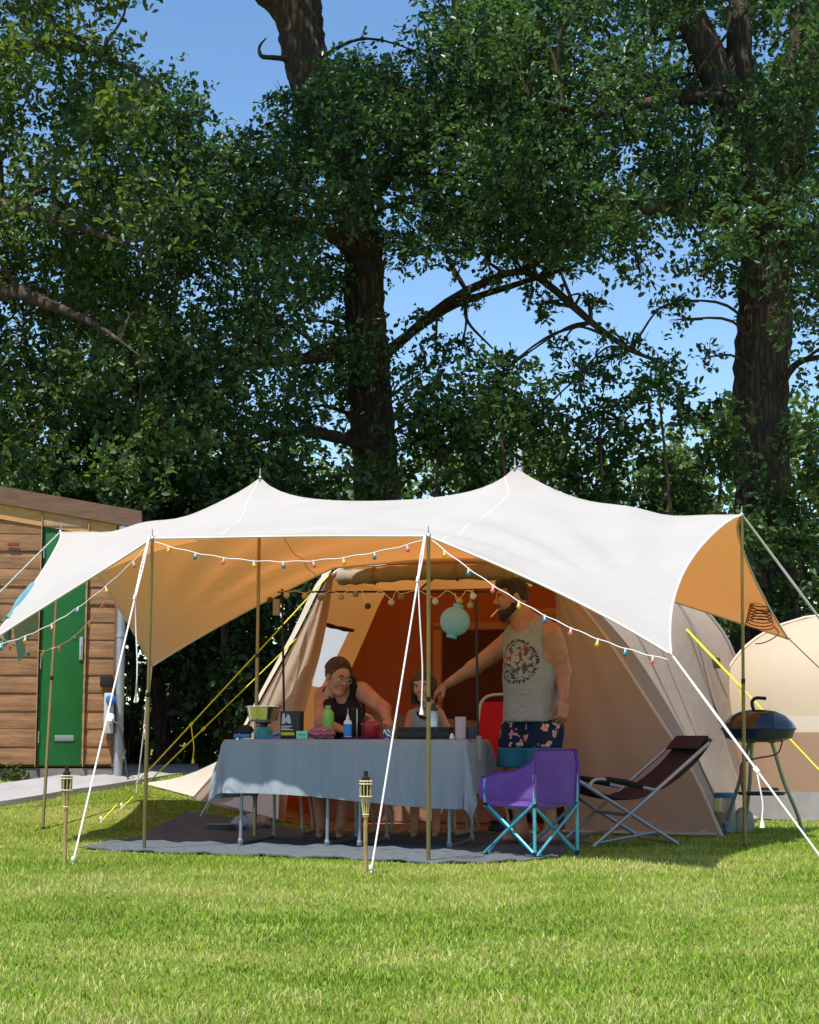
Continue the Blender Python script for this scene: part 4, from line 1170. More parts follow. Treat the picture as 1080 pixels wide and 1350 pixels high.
# dish brush / sponge
p = ot(320, 0.12)
r = thing('scrubbing_brush', 'blue scrubbing brush with dark bristles at the end of the table', 'brush', p)
MB().box(p + V3(0, 0, 0.018), (0.115, 0.06, 0.030), TR, 0.012).build('handle', M_('bright_blue', (0.03, 0.22, 0.50), 0.4), r)
MB().ball(p + V3(0.02, 0, 0.058), (0.055, 0.032, 0.036), 14, 8).build('bristles', M_('dark_bristle', (0.045, 0.03, 0.03), 0.9, bump=0.9, bscale=200), r)
# stove with gas can
p = ot(347, 0.30)
r = thing('camping_stove', 'small turquoise gas can stove carrying the steel pan', 'stove', p)
MB().lathe([(0, 0), (0.060, 0), (0.064, 0.01), (0.064, 0.060), (0.05, 0.078), (0.02, 0.082), (0, 0.082)], p, 22).build('gas_can', M_('turquoise_can', (0.08, 0.36, 0.36), 0.35, var=0.3, scale=30), r)
MB().lathe([(0, 0.082), (0.03, 0.082), (0.03, 0.10), (0.055, 0.105), (0.055, 0.115), (0, 0.115)], p, 16).build('burner', dark_steel, r)
q = thing('saucepan', 'dented steel pan standing on the turquoise stove', 'pan', p + V3(0, 0, 0.117))
MB().lathe([(0, 0), (0.082, 0), (0.098, 0.012), (0.116, 0.095), (0.128, 0.10), (0.128, 0.104), (0.112, 0.100), (0.094, 0.016), (0, 0.012)], p + V3(0, 0, 0.117), 32).build('bowl', M_('polished_steel', (0.72, 0.70, 0.66), 0.16, 1.0, var=0.06), q)
# folded blue cloth
p = ot(361, 0.10)
one(MB().box(p + V3(0, 0, 0.022), (0.115, 0.085, 0.012), TR @ np.array([[.97, 0, -.24], [0, 1, 0], [.24, 0, .97]]), 0.005).box(p + V3(0, 0, 0.010), (0.12, 0.09, 0.014), TR, 0.005), 'folded_pouch', M_('blue_pouch', (0.03, 0.15, 0.36), 0.6), 'flat folded blue pouch beside the stove', 'pouch')
# printed carton
p = ot(385, 0.14)
r = thing('printed_carton', 'tall black carton with pale picture and yellow band', 'box', p)
MB().box(p + V3(0, 0, 0.092), (0.135, 0.10, 0.184), TR, 0.003).build('carton', M_('black_card', (0.02, 0.02, 0.022), 0.4), r)
fp = p - TP * 0.0515
MB().box(fp + V3(0, 0, 0.033) - TE * 0.016, (0.098, 0.002, 0.020), TR).build('yellow_band', M_('yellow_print', (0.55, 0.48, 0.02), 0.5), r)
pic = MB()
pic.add([fp + TE * x + V3(0, 0, z) for x, z in [(-.055, .098), (-.05, .165), (-.036, .17), (-.03, .13), (-.014, .165), (0.0, .15), (.012, .105), (-.01, .10), (-.022, .115), (-.035, .10)]], [tuple(range(10))])
pic.build('picture', M_('pale_print', (0.45, 0.52, 0.60), 0.5, var=0.3, scale=40), r, 0)
for z, w in ((0.083, 0.078), (0.071, 0.06), (0.060, 0.085)):
    MB().box(fp + V3(0, 0, z) - TE * (0.06 - w / 2), (w, 0.002, 0.005), TR).build('print_line', M_('white_print', (0.6, 0.6, 0.6), 0.5), r)
p = ot(399.5, 0.07)
r = thing('tea_box', 'little mint green box in front of the black carton', 'box', p)
MB().box(p + V3(0, 0, 0.026), (0.076, 0.055, 0.052), TR, 0.002).build('carton', M_('mint_card', (0.20, 0.62, 0.50), 0.5), r)
MB().box(p + V3(0, 0, 0.028) - TP * 0.028, (0.048, 0.002, 0.006), TR).build('print_line', M_('dark_print', (0.04, 0.12, 0.12), 0.5), r)
# crumpled bag
p = ot(424, 0.09)
bm_ = MB().ball(p + V3(0, 0, 0.038), (0.092, 0.05, 0.042), 26, 16, TR)
bm_.v = [tuple(np.array(v) + 0.006 * np.array([math.sin(v[0] * 170 + v[2] * 90), math.sin(v[2] * 210), math.sin(v[0] * 130 + v[1] * 90)])) for v in bm_.v]
one(bm_, 'plastic_bag', M_('magenta_film', (0.30, 0.05, 0.13), 0.18, var=0.6, scale=45, spec=0.7, tint=(0.42, 0.22, 0.30)), 'crumpled shiny magenta plastic bag on the table edge', 'bag', None, 25)
# green flask
p = ot(432.5, 0.30)
r = thing('drinking_bottle', 'lime green drinking bottle with round shoulders', 'bottle', p)
MB().lathe([(0, 0), (0.036, 0), (0.040, 0.008), (0.040, 0.155), (0.036, 0.178), (0.022, 0.195), (0.018, 0.198), (0, 0.198)], p, 24).build('body', M_('lime_paint', (0.24, 0.55, 0.10), 0.4), r)
MB().lathe([(0, 0.198), (0.019, 0.198), (0.019, 0.220), (0.016, 0.224), (0, 0.224)], p, 18).build('cap', M_('bottle_cap', (0.30, 0.42, 0.12), 0.5), r)
# tray, spray bottle, press, pot
p = ot(476, 0.16)
one(MB().lathe([(0, 0), (0.125, 0), (0.138, 0.012), (0.134, 0.012), (0.122, 0.004), (0, 0.004)], p, 30, TR, 1.0, 0.62), 'serving_tray', M_('purple_plastic', (0.12, 0.02, 0.14), 0.35), 'shallow purple tray under the red pot', 'tray')
p = ot(458.5, 0.13) + V3(0, 0, 0.005)
r = thing('spray_bottle', 'white pump bottle with blue label', 'bottle', p)
MB().lathe([(0, 0), (0.026, 0), (0.028, 0.005), (0.028, 0.100), (0.022, 0.115), (0.011, 0.120), (0, 0.120)], p, 20, TR, 1.0, 0.7).build('body', M_('white_plastic', (0.7, 0.7, 0.7), 0.4), r)
MB().lathe([(0.0285, 0.012), (0.0285, 0.092)], p, 20, TR, 1.0, 0.7).build('paper_label', M_('sky_label', (0.02, 0.22, 0.55), 0.4), r)
MB().lathe([(0, 0.120), (0.012, 0.120), (0.011, 0.138), (0.006, 0.142), (0.006, 0.156), (0, 0.158)], p, 14).build('pump', MATS['white_plastic'], r)
p = ot(468, 0.28)
r = thing('coffee_press', 'dark glass coffee press behind the white pump bottle', 'coffee press', p)
MB().lathe([(0, 0), (0.048, 0), (0.050, 0.006), (0.050, 0.205), (0.053, 0.212), (0.049, 0.212), (0.046, 0.20), (0.046, 0.01), (0, 0.008)], p, 26).build('beaker', M_('smoked_glass', (0.10, 0.085, 0.075), 0.05, alpha=0.75, spec=0.6), r)
MB().lathe([(0, 0.01), (0.044, 0.01), (0.044, 0.10), (0, 0.10)], p, 22).build('coffee', M_('coffee', (0.012, 0.008, 0.006), 0.2), r)
for a in (0.6, 1.9, 3.6, 5.0):
    MB().box(p + V3(0.0525 * math.cos(a), 0.0525 * math.sin(a), 0.10), (0.006, 0.006, 0.20), rotz(a), 0.002).build('frame_bar', steel, r)
p = ot(489, 0.22) + V3(0, 0, 0.005)
r = thing('cooking_pot', 'deep red enamel pot with wire handle', 'pot', p)
MB().lathe([(0, 0), (0.058, 0), (0.063, 0.008), (0.063, 0.098), (0.066, 0.102), (0.06, 0.102), (0.058, 0.012), (0, 0.008)], p, 28).build('body', M_('red_enamel', (0.30, 0.012, 0.03), 0.22, spec=0.6), r)
MB().lathe([(0, 0.125), (0.012, 0.123), (0.03, 0.114), (0.058, 0.106), (0.062, 0.1025), (0, 0.1025)][::-1], p, 28).build('lid', MATS['red_enamel'], r)
a = np.linspace(0, math.pi, 14)
MB().tube([p + TE * 0.070 * math.cos(t) - TP * (0.055 * math.sin(t)) + V3(0, 0, 0.092 + 0.0 * math.sin(t)) for t in a], 0.003, 6).build('wire_handle', steel, r)
p = ot(513, 0.10)
r = thing('bowl', 'white bowl with dark blue leaf pattern under the woman\'s hand', 'bowl', p)
def bowl_mat():
    m = bpy.data.materials.new('blue_leaf_glaze'); m.use_nodes = True
    N, L = m.node_tree.nodes, m.node_tree.links
    b = N['Principled BSDF']; b.inputs['Roughness'].default_value = 0.25
    tc = N.new('ShaderNodeTexCoord'); w = N.new('ShaderNodeTexWave'); w.inputs['Scale'].default_value = 22; w.inputs['Distortion'].default_value = 7; w.inputs['Detail'].default_value = 1
    w.bands_direction = 'DIAGONAL'
    L.new(tc.outputs['Object'], w.inputs['Vector'])
    cr = N.new('ShaderNodeValToRGB'); cr.color_ramp.elements[0].position = 0.48; cr.color_ramp.elements[1].position = 0.56
    cr.color_ramp.elements[0].color = (0.02, 0.05, 0.22, 1); cr.color_ramp.elements[1].color = (0.72, 0.74, 0.76, 1)
    L.new(w.outputs['Fac'], cr.inputs[0]); L.new(cr.outputs[0], b.inputs['Base Color'])
    return m
MB().lathe([(0, 0), (0.030, 0), (0.032, 0.006), (0.044, 0.062), (0.042, 0.062), (0.030, 0.010), (0, 0.008)], p, 26).build('body', bowl_mat(), r)
# black case
c0, c1 = ot(524, 0.06), ot(594, 0.06)
p = (c0 + c1) / 2; wdt = np.linalg.norm(c1 - c0)
r = thing('black_case', 'long black hard case lying along the table edge', 'case', p)
MB().box(p + TP * 0.06 + V3(0, 0, 0.027), (wdt, 0.17, 0.052), TR, 0.012).build('base', blk, r)
MB().box(p + TP * 0.06 + V3(0, 0, 0.066), (wdt * 0.985, 0.165, 0.022), TR, 0.009).build('lid', blk, r)
for x in (-0.09, 0.09):
    MB().box(p + TE * x - TP * 0.028 + V3(0, 0, 0.052), (0.03, 0.008, 0.022), TR, 0.003).build('latch', dark_steel, r)
p = ot(572, 0.40)
r = thing('steel_flask', 'slim steel vacuum flask with dark cap before the child', 'flask', p)
MB().lathe([(0, 0), (0.031, 0), (0.033, 0.006), (0.033, 0.17), (0.026, 0.185), (0, 0.185)], p, 22).build('body', M_('flask_steel', (0.42, 0.45, 0.42), 0.3, 0.9), r)
MB().lathe([(0, 0.186), (0.026, 0.186), (0.026, 0.205), (0.016, 0.215), (0.016, 0.238), (0, 0.24)], p, 18).build('cap', M_('flask_cap', (0.03, 0.05, 0.045), 0.5), r)
p = ot(606.5, 0.03) + TP * 0.02
r = thing('paper_cup', 'tall lilac patterned cup with tan spatula handle', 'cup', p)
MB().lathe([(0, 0), (0.031, 0), (0.033, 0.003), (0.036, 0.138), (0.038, 0.142), (0.034, 0.142), (0.030, 0.006), (0, 0.005)], p, 24).build('cup', M_('lilac_print', (0.46, 0.34, 0.52), 0.5, wave=(60, (0.55, 0.40, 0.42), 'Z')), r)
p = ot(619, 0.16)
one(MB().box(p + V3(0, 0, 0.038), (0.075, 0.10, 0.075), TR, 0.006), 'storage_box', M_('navy_plastic', (0.03, 0.055, 0.10), 0.5), 'small navy box between the lilac cup and the black upright', 'box')
p = ot(596, 0.05)
one(MB().lathe([(0, 0), (0.016, 0), (0.018, 0.012), (0.012, 0.03), (0.006, 0.036), (0, 0.038)], p, 14), 'salt_shaker', MATS['white_plastic'], 'tiny white shaker at the end of the black case', 'shaker')

# ------------------------------------------------------------------ black rail clamped to the table, ball garland, paper lantern
ra, rb = PV(622, 780, tt(TL - 0.02, 0.30, 0), TE), PV(337, 777, tt(0.16, 0.55, 0), TE)
fa, fb = tt(TL + 0.028, 0.30, TZ), tt(0.16, TD + 0.016, TZ)
ra = V3(fa[0] - 0.01, fa[1], ra[2]); rb = V3(fb[0] - 0.03, fb[1], rb[2])
r = thing('table_rail', 'black metal rail frame clamped to the table ends', 'rail', (ra + rb) / 2 * [1, 1, 0] + [0, 0, TZ])
MB().tube([fa - V3(0, 0, 0.12), ra + V3(0, 0, 0.02)], 0.0085, 8).build('upright', dark_steel, r)
MB().tube([fb - V3(0, 0, 0.12), rb + V3(0, 0, 0.02)], 0.0085, 8).build('upright', dark_steel, r)
e = unit(ra - rb)
MB().tube([rb - e * 0.04, ra + e * 0.12], 0.0075, 8).build('crossbar', dark_steel, r)
for f_ in (fa, fb):
    MB().box(f_ + V3(0, 0, -0.05), (0.035, 0.05, 0.16), TR, 0.006).build('clamp', M_('grey_clamp', (0.35, 0.34, 0.33), 0.5), r)
MB().box(rb + V3(-0.01, 0, -0.11) - TE * 0.03, (0.05, 0.03, 0.12), TR, 0.006).build('battery_box', M_('grey_box', (0.30, 0.25, 0.2), 0.6), r)
balls = [(356, 791, (0.12, 0.08, 0.05)), (378, 785, (0.62, 0.56, 0.48)), (402, 786, (0.6, 0.48, 0.30)), (423, 788, (0.28, 0.20, 0.10)), (450, 787, (0.5, 0.42, 0.32)), (469, 783, (0.36, 0.25, 0.12)), (485, 799, (0.10, 0.06, 0.04)), (516, 794, (0.66, 0.58, 0.5)), (529, 787, (0.34, 0.23, 0.11)), (574, 793, (0.70, 0.64, 0.6)), (606, 793, (0.55, 0.42, 0.18)), (624, 786, (0.72, 0.68, 0.64)), (620, 798, (0.45, 0.34, 0.2))]
g = thing('ball_garland', 'garland of white and brown cotton balls draped from the black rail', 'garland', (ra + rb) / 2)
gp = []
for (px, py, c) in balls:
    q = PV(px, py, ra - TP * 0.02, e[:2])
    gp.append(q)
    k = 'cotton_%02d_%02d' % (int(c[0] * 99), int(c[1] * 99))
    MB().ball(q, 0.0225, 14, 10).build('ball', M_(k, c, 0.9, bump=0.4, bscale=300, trans=(c, 0.15)), g)
cpts = []
for a, b in zip(gp[:-1], gp[1:]):
    barz = lerp(rb, ra, np.clip(((a + b)[0] / 2 - rb[0]) / (ra[0] - rb[0]), 0, 1))[2]
    cpts += [a + V3(0, 0, 0.022), lerp(a, b, 0.5) * [1, 1, 0] + V3(0, 0, barz + 0.004)]
cpts.append(gp[-1])
MB().tube(curve(np.array(cpts), 140), 0.0022, 5).build('cord', cordw, g)
lc = PV(600, 819, ra - TP * 0.05, e[:2])
lan = thing('paper_lantern', 'round pale blue ribbed paper lantern hanging from the rail', 'lantern', lc)
lm = MB(); prf = []
for i in range(61):
    t = math.pi * (0.10 + 0.80 * i / 60)
    prf.append((0.100 * math.sin(t) * (1 + 0.016 * math.cos(i * 2 * math.pi / 4)), -0.098 * math.cos(t)))
tlt = np.array([[math.cos(.22), 0, math.sin(.22)], [0, 1, 0], [-math.sin(.22), 0, math.cos(.22)]])
vs_ = []
lm.lathe(prf, lc, 32, tlt)
lm.f = [q for q in lm.f if len(q) == 4]
paper = M_('blue_paper', (0.34, 0.60, 0.72), 0.8, var=0.06, trans=((0.4, 0.72, 0.85), 0.45))
lm.build('shade', paper, lan, 60)
for s in (-1, 1):
    aa = np.linspace(0, 2 * math.pi, 25)[:-1]
    MB().lathe([(0.034, 0), (0.036, 0.024 * s)], lc + tlt @ V3(0, 0, 0.090 * s), 20, tlt).build('collar', M_('blue_collar', (0.16, 0.42, 0.62), 0.7), lan)
MB().tube([lc + tlt @ V3(0, 0, 0.09), lerp(rb, ra, ((lc[0] - rb[0]) / (ra[0] - rb[0]))) ], 0.002, 5).build('cord', cordw, lan)

# ------------------------------------------------------------------ chairs at the table
tan_tube = M_('cream_tube', (0.50, 0.44, 0.37), 0.4, 0.2)
def camp_chair(name, base, fwd, label, cloth, back_h=0.92, seat_h=0.43, w=0.46):
    """tubular camping armchair: two looped sides, a seat and a back of cloth"""
    f = unit([fwd[0], fwd[1], 0]); s = unit(np.cross((0, 0, 1), f)); b = np.asarray(base, float)
    q = lambda x, y, z: b + f * x + s * y + V3(0, 0, z)
    root = thing(name, label, 'camping chair', b, 'tubular chairs at the table')
    for k in (-1, 1):
        y = k * w / 2
        MB().tube(curve([q(0.24, y, seat_h), q(0.27, y, seat_h - 0.10), q(0.20, y, 0.16), q(0.18, y, 0.05), q(0.12, y, 0.022), q(-0.10, y, 0.022), q(-0.20, y, 0.022)], 30), 0.0125, 10).build('front_leg', tan_tube, root)
        MB().tube(curve([q(0.14, y, seat_h), q(-0.12, y, 0.22), q(-0.24, y, 0.03)], 14), 0.011, 10).build('rear_leg', tan_tube, root)
        MB().tube(curve([q(0.24, y, seat_h), q(-0.18, y, seat_h - 0.02)], 6), 0.0125, 10).build('seat_rail', tan_tube, root)
        MB().tube(curve([q(0.20, y * 1.1, seat_h + 0.20), q(-0.05, y * 1.1, seat_h + 0.21), q(-0.21, y, seat_h + 0.16)], 10), 0.016, 10).build('armrest', tan_tube, root)
    MB().tube(curve([q(-0.18, -w / 2, seat_h - 0.02), q(-0.25, -w / 2, back_h - 0.14), q(-0.27, -w / 2 + 0.02, back_h - 0.04), q(-0.28, -w / 2 + 0.09, back_h), q(-0.28, 0, back_h + 0.005), q(-0.28, w / 2 - 0.09, back_h), q(-0.27, w / 2 - 0.02, back_h - 0.04), q(-0.25, w / 2, back_h - 0.14), q(-0.18, w / 2, seat_h - 0.02)], 56), 0.0125, 10).build('back_frame', tan_tube, root)
    G = [[q(lerp(0.24, -0.18, i / 9), lerp(-w / 2, w / 2, j / 9), seat_h + 0.005 - 0.035 * math.sin(math.pi * j / 9)) for j in range(10)] for i in range(10)]
    MB().slab(np.array(G), 0.008).build('seat', cloth, root)
    G = [[q(lerp(-0.185, -0.272, i / 9) - 0.03 * math.sin(math.pi * j / 9), lerp(-w / 2, w / 2, j / 9), lerp(seat_h + 0.10, back_h - 0.05, i / 9)) for j in range(10)] for i in range(10)]
    MB().slab(np.array(G), 0.008).build('backrest', cloth, root)
    return root
back_dir = -TP[:2]
wp = V3(*P(446, 1100, 12.42)[:2], 0.012)
camp_chair('camping_chair', wp, back_dir + [0.12, 0], 'cream tube camping chair in which the woman sits', M_('brown_cloth', (0.10, 0.06, 0.045), 0.9), 0.88)
kp = V3(*P(566, 1100, 12.30)[:2], 0.012)
camp_chair('camping_chair', kp, back_dir, 'cream tube camping chair in which the child sits', M_('brown_cloth', (0.10, 0.06, 0.045), 0.9), 0.70, 0.40)
rp_ = V3(*P(648, 1100, 12.36)[:2], 0.012)
camp_chair('camping_chair', rp_, (-0.55, -0.83), 'empty camping chair with bright red cloth beside the man', M_('red_cloth', (0.48, 0.008, 0.012), 0.8, bump=0.15, bscale=200), 1.02, 0.45, 0.5)

# ------------------------------------------------------------------ purple bucket chair
R1, R2, F1, F2 = V3(.745, 10.10, .02), V3(1.03, 10.42, .012), V3(.465, 10.40, .02), V3(.75, 10.72, .02)
teal = M_('teal_tube', (0.10, 0.42, 0.52), 0.32, 0.5)
purple = M_('purple_padding', (0.135, 0.048, 0.31), 0.85, var=0.15, scale=10, bump=0.35, bscale=45, sheen=0.2)
pch = thing('bucket_chair', 'padded purple camping chair on crossed teal legs, back to the lawn', 'camping chair', (R1 + F2) / 2)
up = lambda p, z: V3(p[0], p[1], z)
for p in (R1, R2): MB().tube([p, up(p, 0.50)], 0.0105, 10).build('back_post', teal, pch)
for p in (F1, F2): MB().tube([up(p, 0.30), up(p, 0.47)], 0.0105, 10).build('front_post', teal, pch)
for a, b in ((R1, R2), (R1, F1), (R2, F2), (F1, F2)):
    o1 = unit(np.cross(b - a, (0, 0, 1))) * 0.012
    MB().tube([a + o1, up(b, 0.32) + o1], 0.0095, 10).build('cross_leg', teal, pch)
    MB().tube([b - o1, up(a, 0.32) - o1], 0.0095, 10).build('cross_leg', teal, pch)
for p in (R1, R2, F1, F2):
    MB().lathe([(0, -0.02), (0.016, -0.02), (0.018, 0.0), (0, 0.0)], up(p, 0.325), 10).build('joint', blk, pch)
    MB().lathe([(0, 0), (0.016, 0), (0.014, 0.03), (0, 0.03)], p - V3(0, 0, 0.008), 10).build('foot', blk, pch)
# the wrap-around wall: out along the side, round the back, out along the other side
cen = (R1 + F2) / 2
outer = curve([lerp(F1, R1, -0.10), lerp(F1, R1, 0.5), lerp(R1, F1, 0.06), R1 + (R1 - cen) * 0.03, lerp(R1, R2, 0.06), lerp(R1, R2, 0.5) + unit(R1 - F1) * 0.02, lerp(R2, R1, 0.06), R2 + (R2 - cen) * 0.03, lerp(R2, F2, 0.06), lerp(F2, R2, 0.5), lerp(F2, R2, -0.10)], 70)
n = len(outer); G = []
for i in range(n):
    q = i / (n - 1)
    t = abs(q - 0.5) * 2
    topz = 0.645 - 0.135 * sstep(t, 0.34, 0.85) - 0.03 * sstep(t, 0.85, 1.0)
    botz = 0.325 + 0.015 * sstep(t, 0.5, 1.0)
    inn = unit((cen - outer[i]) * [1, 1, 0])
    row = []
    for j in range(15):
        r_ = j / 14
        z = lerp(botz, topz, r_)
        puff = 0.018 * math.sin(math.pi * r_) ** 0.5 + 0.004 * math.sin(q * 40) * math.sin(r_ * 6)
        row.append(V3(outer[i][0], outer[i][1], z) - inn * (puff - 0.006))
    for j in range(15):
        r_ = 1 - j / 14
        z = lerp(botz + 0.01, topz - 0.004, r_)
        puff = 0.016 * math.sin(math.pi * r_) ** 0.5
        row.append(V3(outer[i][0], outer[i][1], z) + inn * (0.028 + puff))
    row.append(row[0])
    G.append(row)
G = np.array(G)
sh = MB().grid(G)
k = G.shape[1]
sh.f.append(tuple(range(k - 1))); sh.f.append(tuple((n - 1) * k + j for j in range(k - 1))[::-1])
sh.build('padded_back', purple, pch, 60)
for q in (0.39, 0.61):
    i = int(q * (n - 1)); MB().tube(G[i, 0:15] + unit((outer[i] - cen) * [1, 1, 0]) * 0.002, 0.004, 5).build('piping', M_('purple_piping', (0.09, 0.02, 0.24), 0.8), pch)
MB().tube(G[:, 14] , 0.006, 6).build('piping', MATS['purple_piping'], pch)
Gs = [[lerp(lerp(F1, F2, j / 12), lerp(R1, R2, j / 12), i / 12) * [1, 1, 0] + V3(0, 0, 0.34 - 0.045 * math.sin(math.pi * i / 12) * math.sin(math.pi * j / 12)) for j in range(13)] for i in range(13)]
MB().slab(np.array(Gs), 0.03).build('seat', purple, pch, 60)

# ------------------------------------------------------------------ reclining chair
A0 = GP(782, 1119); AX = unit((0.96, 0.28, 0)); AWd = unit((-0.28, 0.96, 0)) * 0.56
rc = lambda px, py: PV(px, py, A0, AX[:2])
rec = thing('reclining_chair', 'reclining garden chair with dark plum sling and grey tube frame', 'reclining chair', (A0 + AWd / 2))
grey_t = M_('grey_tube', (0.36, 0.38, 0.41), 0.35, 0.7)
plum = M_('plum_sling', (0.028, 0.014, 0.026), 0.8, bump=0.2, bscale=300)
head, foot1 = rc(940, 975), A0
front, foot2 = rc(762, 1029), rc(894, 1114)
foot2[2] = max(foot2[2], 0.02)
for k in (0, 1):
    o = AWd * k
    MB().tube([foot1 + o + V3(0, 0, 0.012), lerp(foot1, head, .97) + o], 0.0125, 10).build('back_rail', grey_t, rec)
    MB().tube([foot2 + o, front + o], 0.0125, 10).build('seat_rail', grey_t, rec)
    a1, a2, a3, a4 = rc(778, 1036), rc(783, 1029), rc(798, 1028), rc(866, 1042)
    MB().tube(curve([a1 + o, a2 + o, a3 + o, lerp(a3, a4, .5) + o, a4 + o], 24), 0.011, 10).build('arm_tube', grey_t, rec)
    ia_, ib_ = lerp(a3, a4, 0.02), lerp(a3, a4, 0.72)
    MB().tube([ia_ + o + V3(0, 0, 0.006), lerp(ia_, ib_, .5) + o + V3(0, 0, 0.009), ib_ + o + V3(0, 0, 0.006)], [0.017, 0.022, 0.017], 10).build('armrest_pad', M_('black_foam', (0.010, 0.009, 0.011), 0.8), rec)
    MB().tube([foot1 + o + V3(0, 0, 0.035) + AX * 0.02, lerp(foot2, front, 0.20) + o], 0.0095, 8).build('brace', grey_t, rec)
for a in (head, lerp(foot1, head, 0.02) + V3(0, 0, 0.02), front, lerp(foot2, front, .02), lerp(foot1, head, .30)):
    MB().tube([a, a + AWd], 0.0105, 8).build('crosspiece', grey_t, rec)
sp = curve([front + V3(0, 0, -0.002), rc(800, 1047), rc(825, 1053), rc(850, 1050), rc(885, 1033), rc(915, 1008), rc(934, 985), head + V3(0, 0, 0.008)], 50)
G = [[sp[i] + AWd * (0.03 + 0.94 * j / 10) - V3(0, 0, 0.012 * math.sin(math.pi * j / 10)) for j in range(11)] for i in range(len(sp))]
MB().slab(np.array(G), 0.006).build('sling', plum, rec, 60)
hp = curve([lerp(sp[-1], sp[-9], 0) + V3(-0.01, 0, 0.01), sp[-5] + V3(-0.025, 0, 0.01), sp[-9] + V3(-0.03, 0, 0.012)], 12)
G = [[hp[i] + AWd * (0.06 + 0.88 * j / 10) for j in range(11)] for i in range(len(hp))]
MB().slab(np.array(G), 0.012).build('head_cushion', plum, rec, 60)

# ------------------------------------------------------------------ gas barbecue
bc = V3(*P(1001, 1000, 12.05)[:2], 0)
bb = thing('gas_barbecue', 'round black-lidded gas barbecue on three bent legs', 'barbecue', bc)
z_r = P(1001, 962, 12.05)[2]
enamel = M_('black_enamel', (0.012, 0.012, 0.014), 0.16, spec=0.6, coat=0.3)
nav = M_('navy_enamel', (0.008, 0.02, 0.055), 0.3, spec=0.5)
MB().lathe([(0, -0.09), (0.15, -0.088), (0.235, -0.06), (0.255, -0.01), (0.262, 0.004), (0.25, 0.004), (0, 0.004)], bc + V3(0, 0, z_r), 40).build('pan', nav, bb)
MB().lathe([(0.262, 0.006), (0.262, 0.016), (0.245, 0.050), (0.195, 0.100), (0.13, 0.130), (0.06, 0.142), (0, 0.144)], bc + V3(0, 0, z_r), 40).build('lid', enamel, bb)
hp_ = bc + V3(-0.03, 0, z_r + 0.14)
MB().tube(curve([hp_, hp_ + V3(-0.01, 0, 0.055), hp_ + V3(0.02, 0, 0.085), hp_ + V3(0.09, 0, 0.082)], 16), [0.016] * 15 + [0.012] * (len(curve([hp_] * 4, 16)) - 15), 10, flat=0.8).build('handle', blk, bb)
MB().lathe([(0.264, -0.002), (0.268, 0.006), (0.264, 0.014)], bc + V3(0, 0, z_r), 40).build('rim', nav, bb)
for k, (px, py) in enumerate(((955, 1099), (1060, 1102), (991, 1090))):
    ft = GP(px, py); 
    if k == 2: ft = V3(bc[0] - 0.03, bc[1] + 0.42, 0.0)
    tp = bc + V3(*(unit((ft - bc) * [1, 1, 0]) * 0.17)[:2], z_r - 0.07)
    md = lerp(tp, ft, 0.45) + unit((bc - ft) * [1, 1, 0]) * 0.02; m2 = lerp(tp, ft, 0.75) + unit((ft - bc) * [1, 1, 0]) * 0.012
    MB().tube(curve([tp, lerp(tp, md, .3), md, m2, ft + V3(0, 0, 0.01)], 24), 0.0145, 10).build('leg', M_('grey_leg', (0.38, 0.42, 0.42), 0.4, 0.6), bb)
    MB().box(tp + V3(0, 0, -0.005), (0.05, 0.05, 0.04), None, 0.008).build('leg_bracket', blk, bb)
sz = P(1005, 1048, 12.1)[2]
MB().lathe([(0, 0), (0.16, 0), (0.175, 0.02), (0.168, 0.02), (0.155, 0.006), (0, 0.006)], bc + V3(0.02, 0.05, sz), 30).build('shelf', M_('dark_shelf', (0.03, 0.045, 0.06), 0.5), bb)
gh = bc + V3(0.0, -0.14, z_r - 0.09)
MB().tube(curve([bc + V3(0.16, -0.05, z_r - 0.08), bc + V3(0.10, -0.12, z_r - 0.17), bc + V3(-0.06, -0.12, z_r - 0.205), bc + V3(-0.14, -0.04, z_r - 0.25), bc + V3(-0.12, 0.04, sz + 0.03)], 30), 0.006, 6).build('gas_hose', M_('red_hose', (0.25, 0.03, 0.02), 0.5), bb)
# tongs and hose coil on its shelf
p = bc + V3(0.07, 0.03, sz + 0.032)
one(MB().lathe([(0, 0), (0.07, 0), (0.075, 0.006), (0.06, 0.02), (0, 0.022)], p, 20, None, 1.0, 0.6), 'grill_plate', M_('rust_plate', (0.16, 0.06, 0.03), 0.6, var=0.3, scale=30), 'small rusty grill plate lying on the barbecue shelf', 'grill plate')

# ------------------------------------------------------------------ water jug
jp = V3(*GP(956, 1099)[:2], 0.012)
jg = thing('water_jug', 'clear water dispenser with blue lid and tap beside the tent foot', 'jug', jp)
jr = 0.082
MB().lathe([(0, 0), (jr * .93, 0), (jr, 0.012), (jr, 0.225), (jr * .86, 0.25), (jr * .84, 0.255), (0, 0.255)], jp, 24).build('body', M_('clear_plastic', (0.55, 0.55, 0.48), 0.12, alpha=0.6, spec=0.5, var=0.03), jg)
MB().lathe([(jr * .7, 0.03), (jr * .93, 0.03), (jr * .93, 0.15), (0, 0.15)], jp, 24).build('lemon_water', M_('pale_lemon', (0.50, 0.46, 0.20), 0.2, alpha=0.3), jg)
MB().lathe([(0, 0.255), (jr * .90, 0.255), (jr * .92, 0.262), (jr * .92, 0.285), (jr * .85, 0.292), (0, 0.292)], jp, 24).build('lid', M_('jug_blue', (0.02, 0.16, 0.36), 0.4), jg)
tp_ = jp + V3(-0.02, -jr, 0.045)
MB().tube([tp_ + V3(0, 0.01, 0), tp_ + V3(0, -0.05, 0), tp_ + V3(0, -0.06, -0.03)], 0.011, 8).ball(tp_ + V3(0, -0.035, 0.018), (0.016, 0.012, 0.012)).build('tap', MATS['jug_blue'], jg)
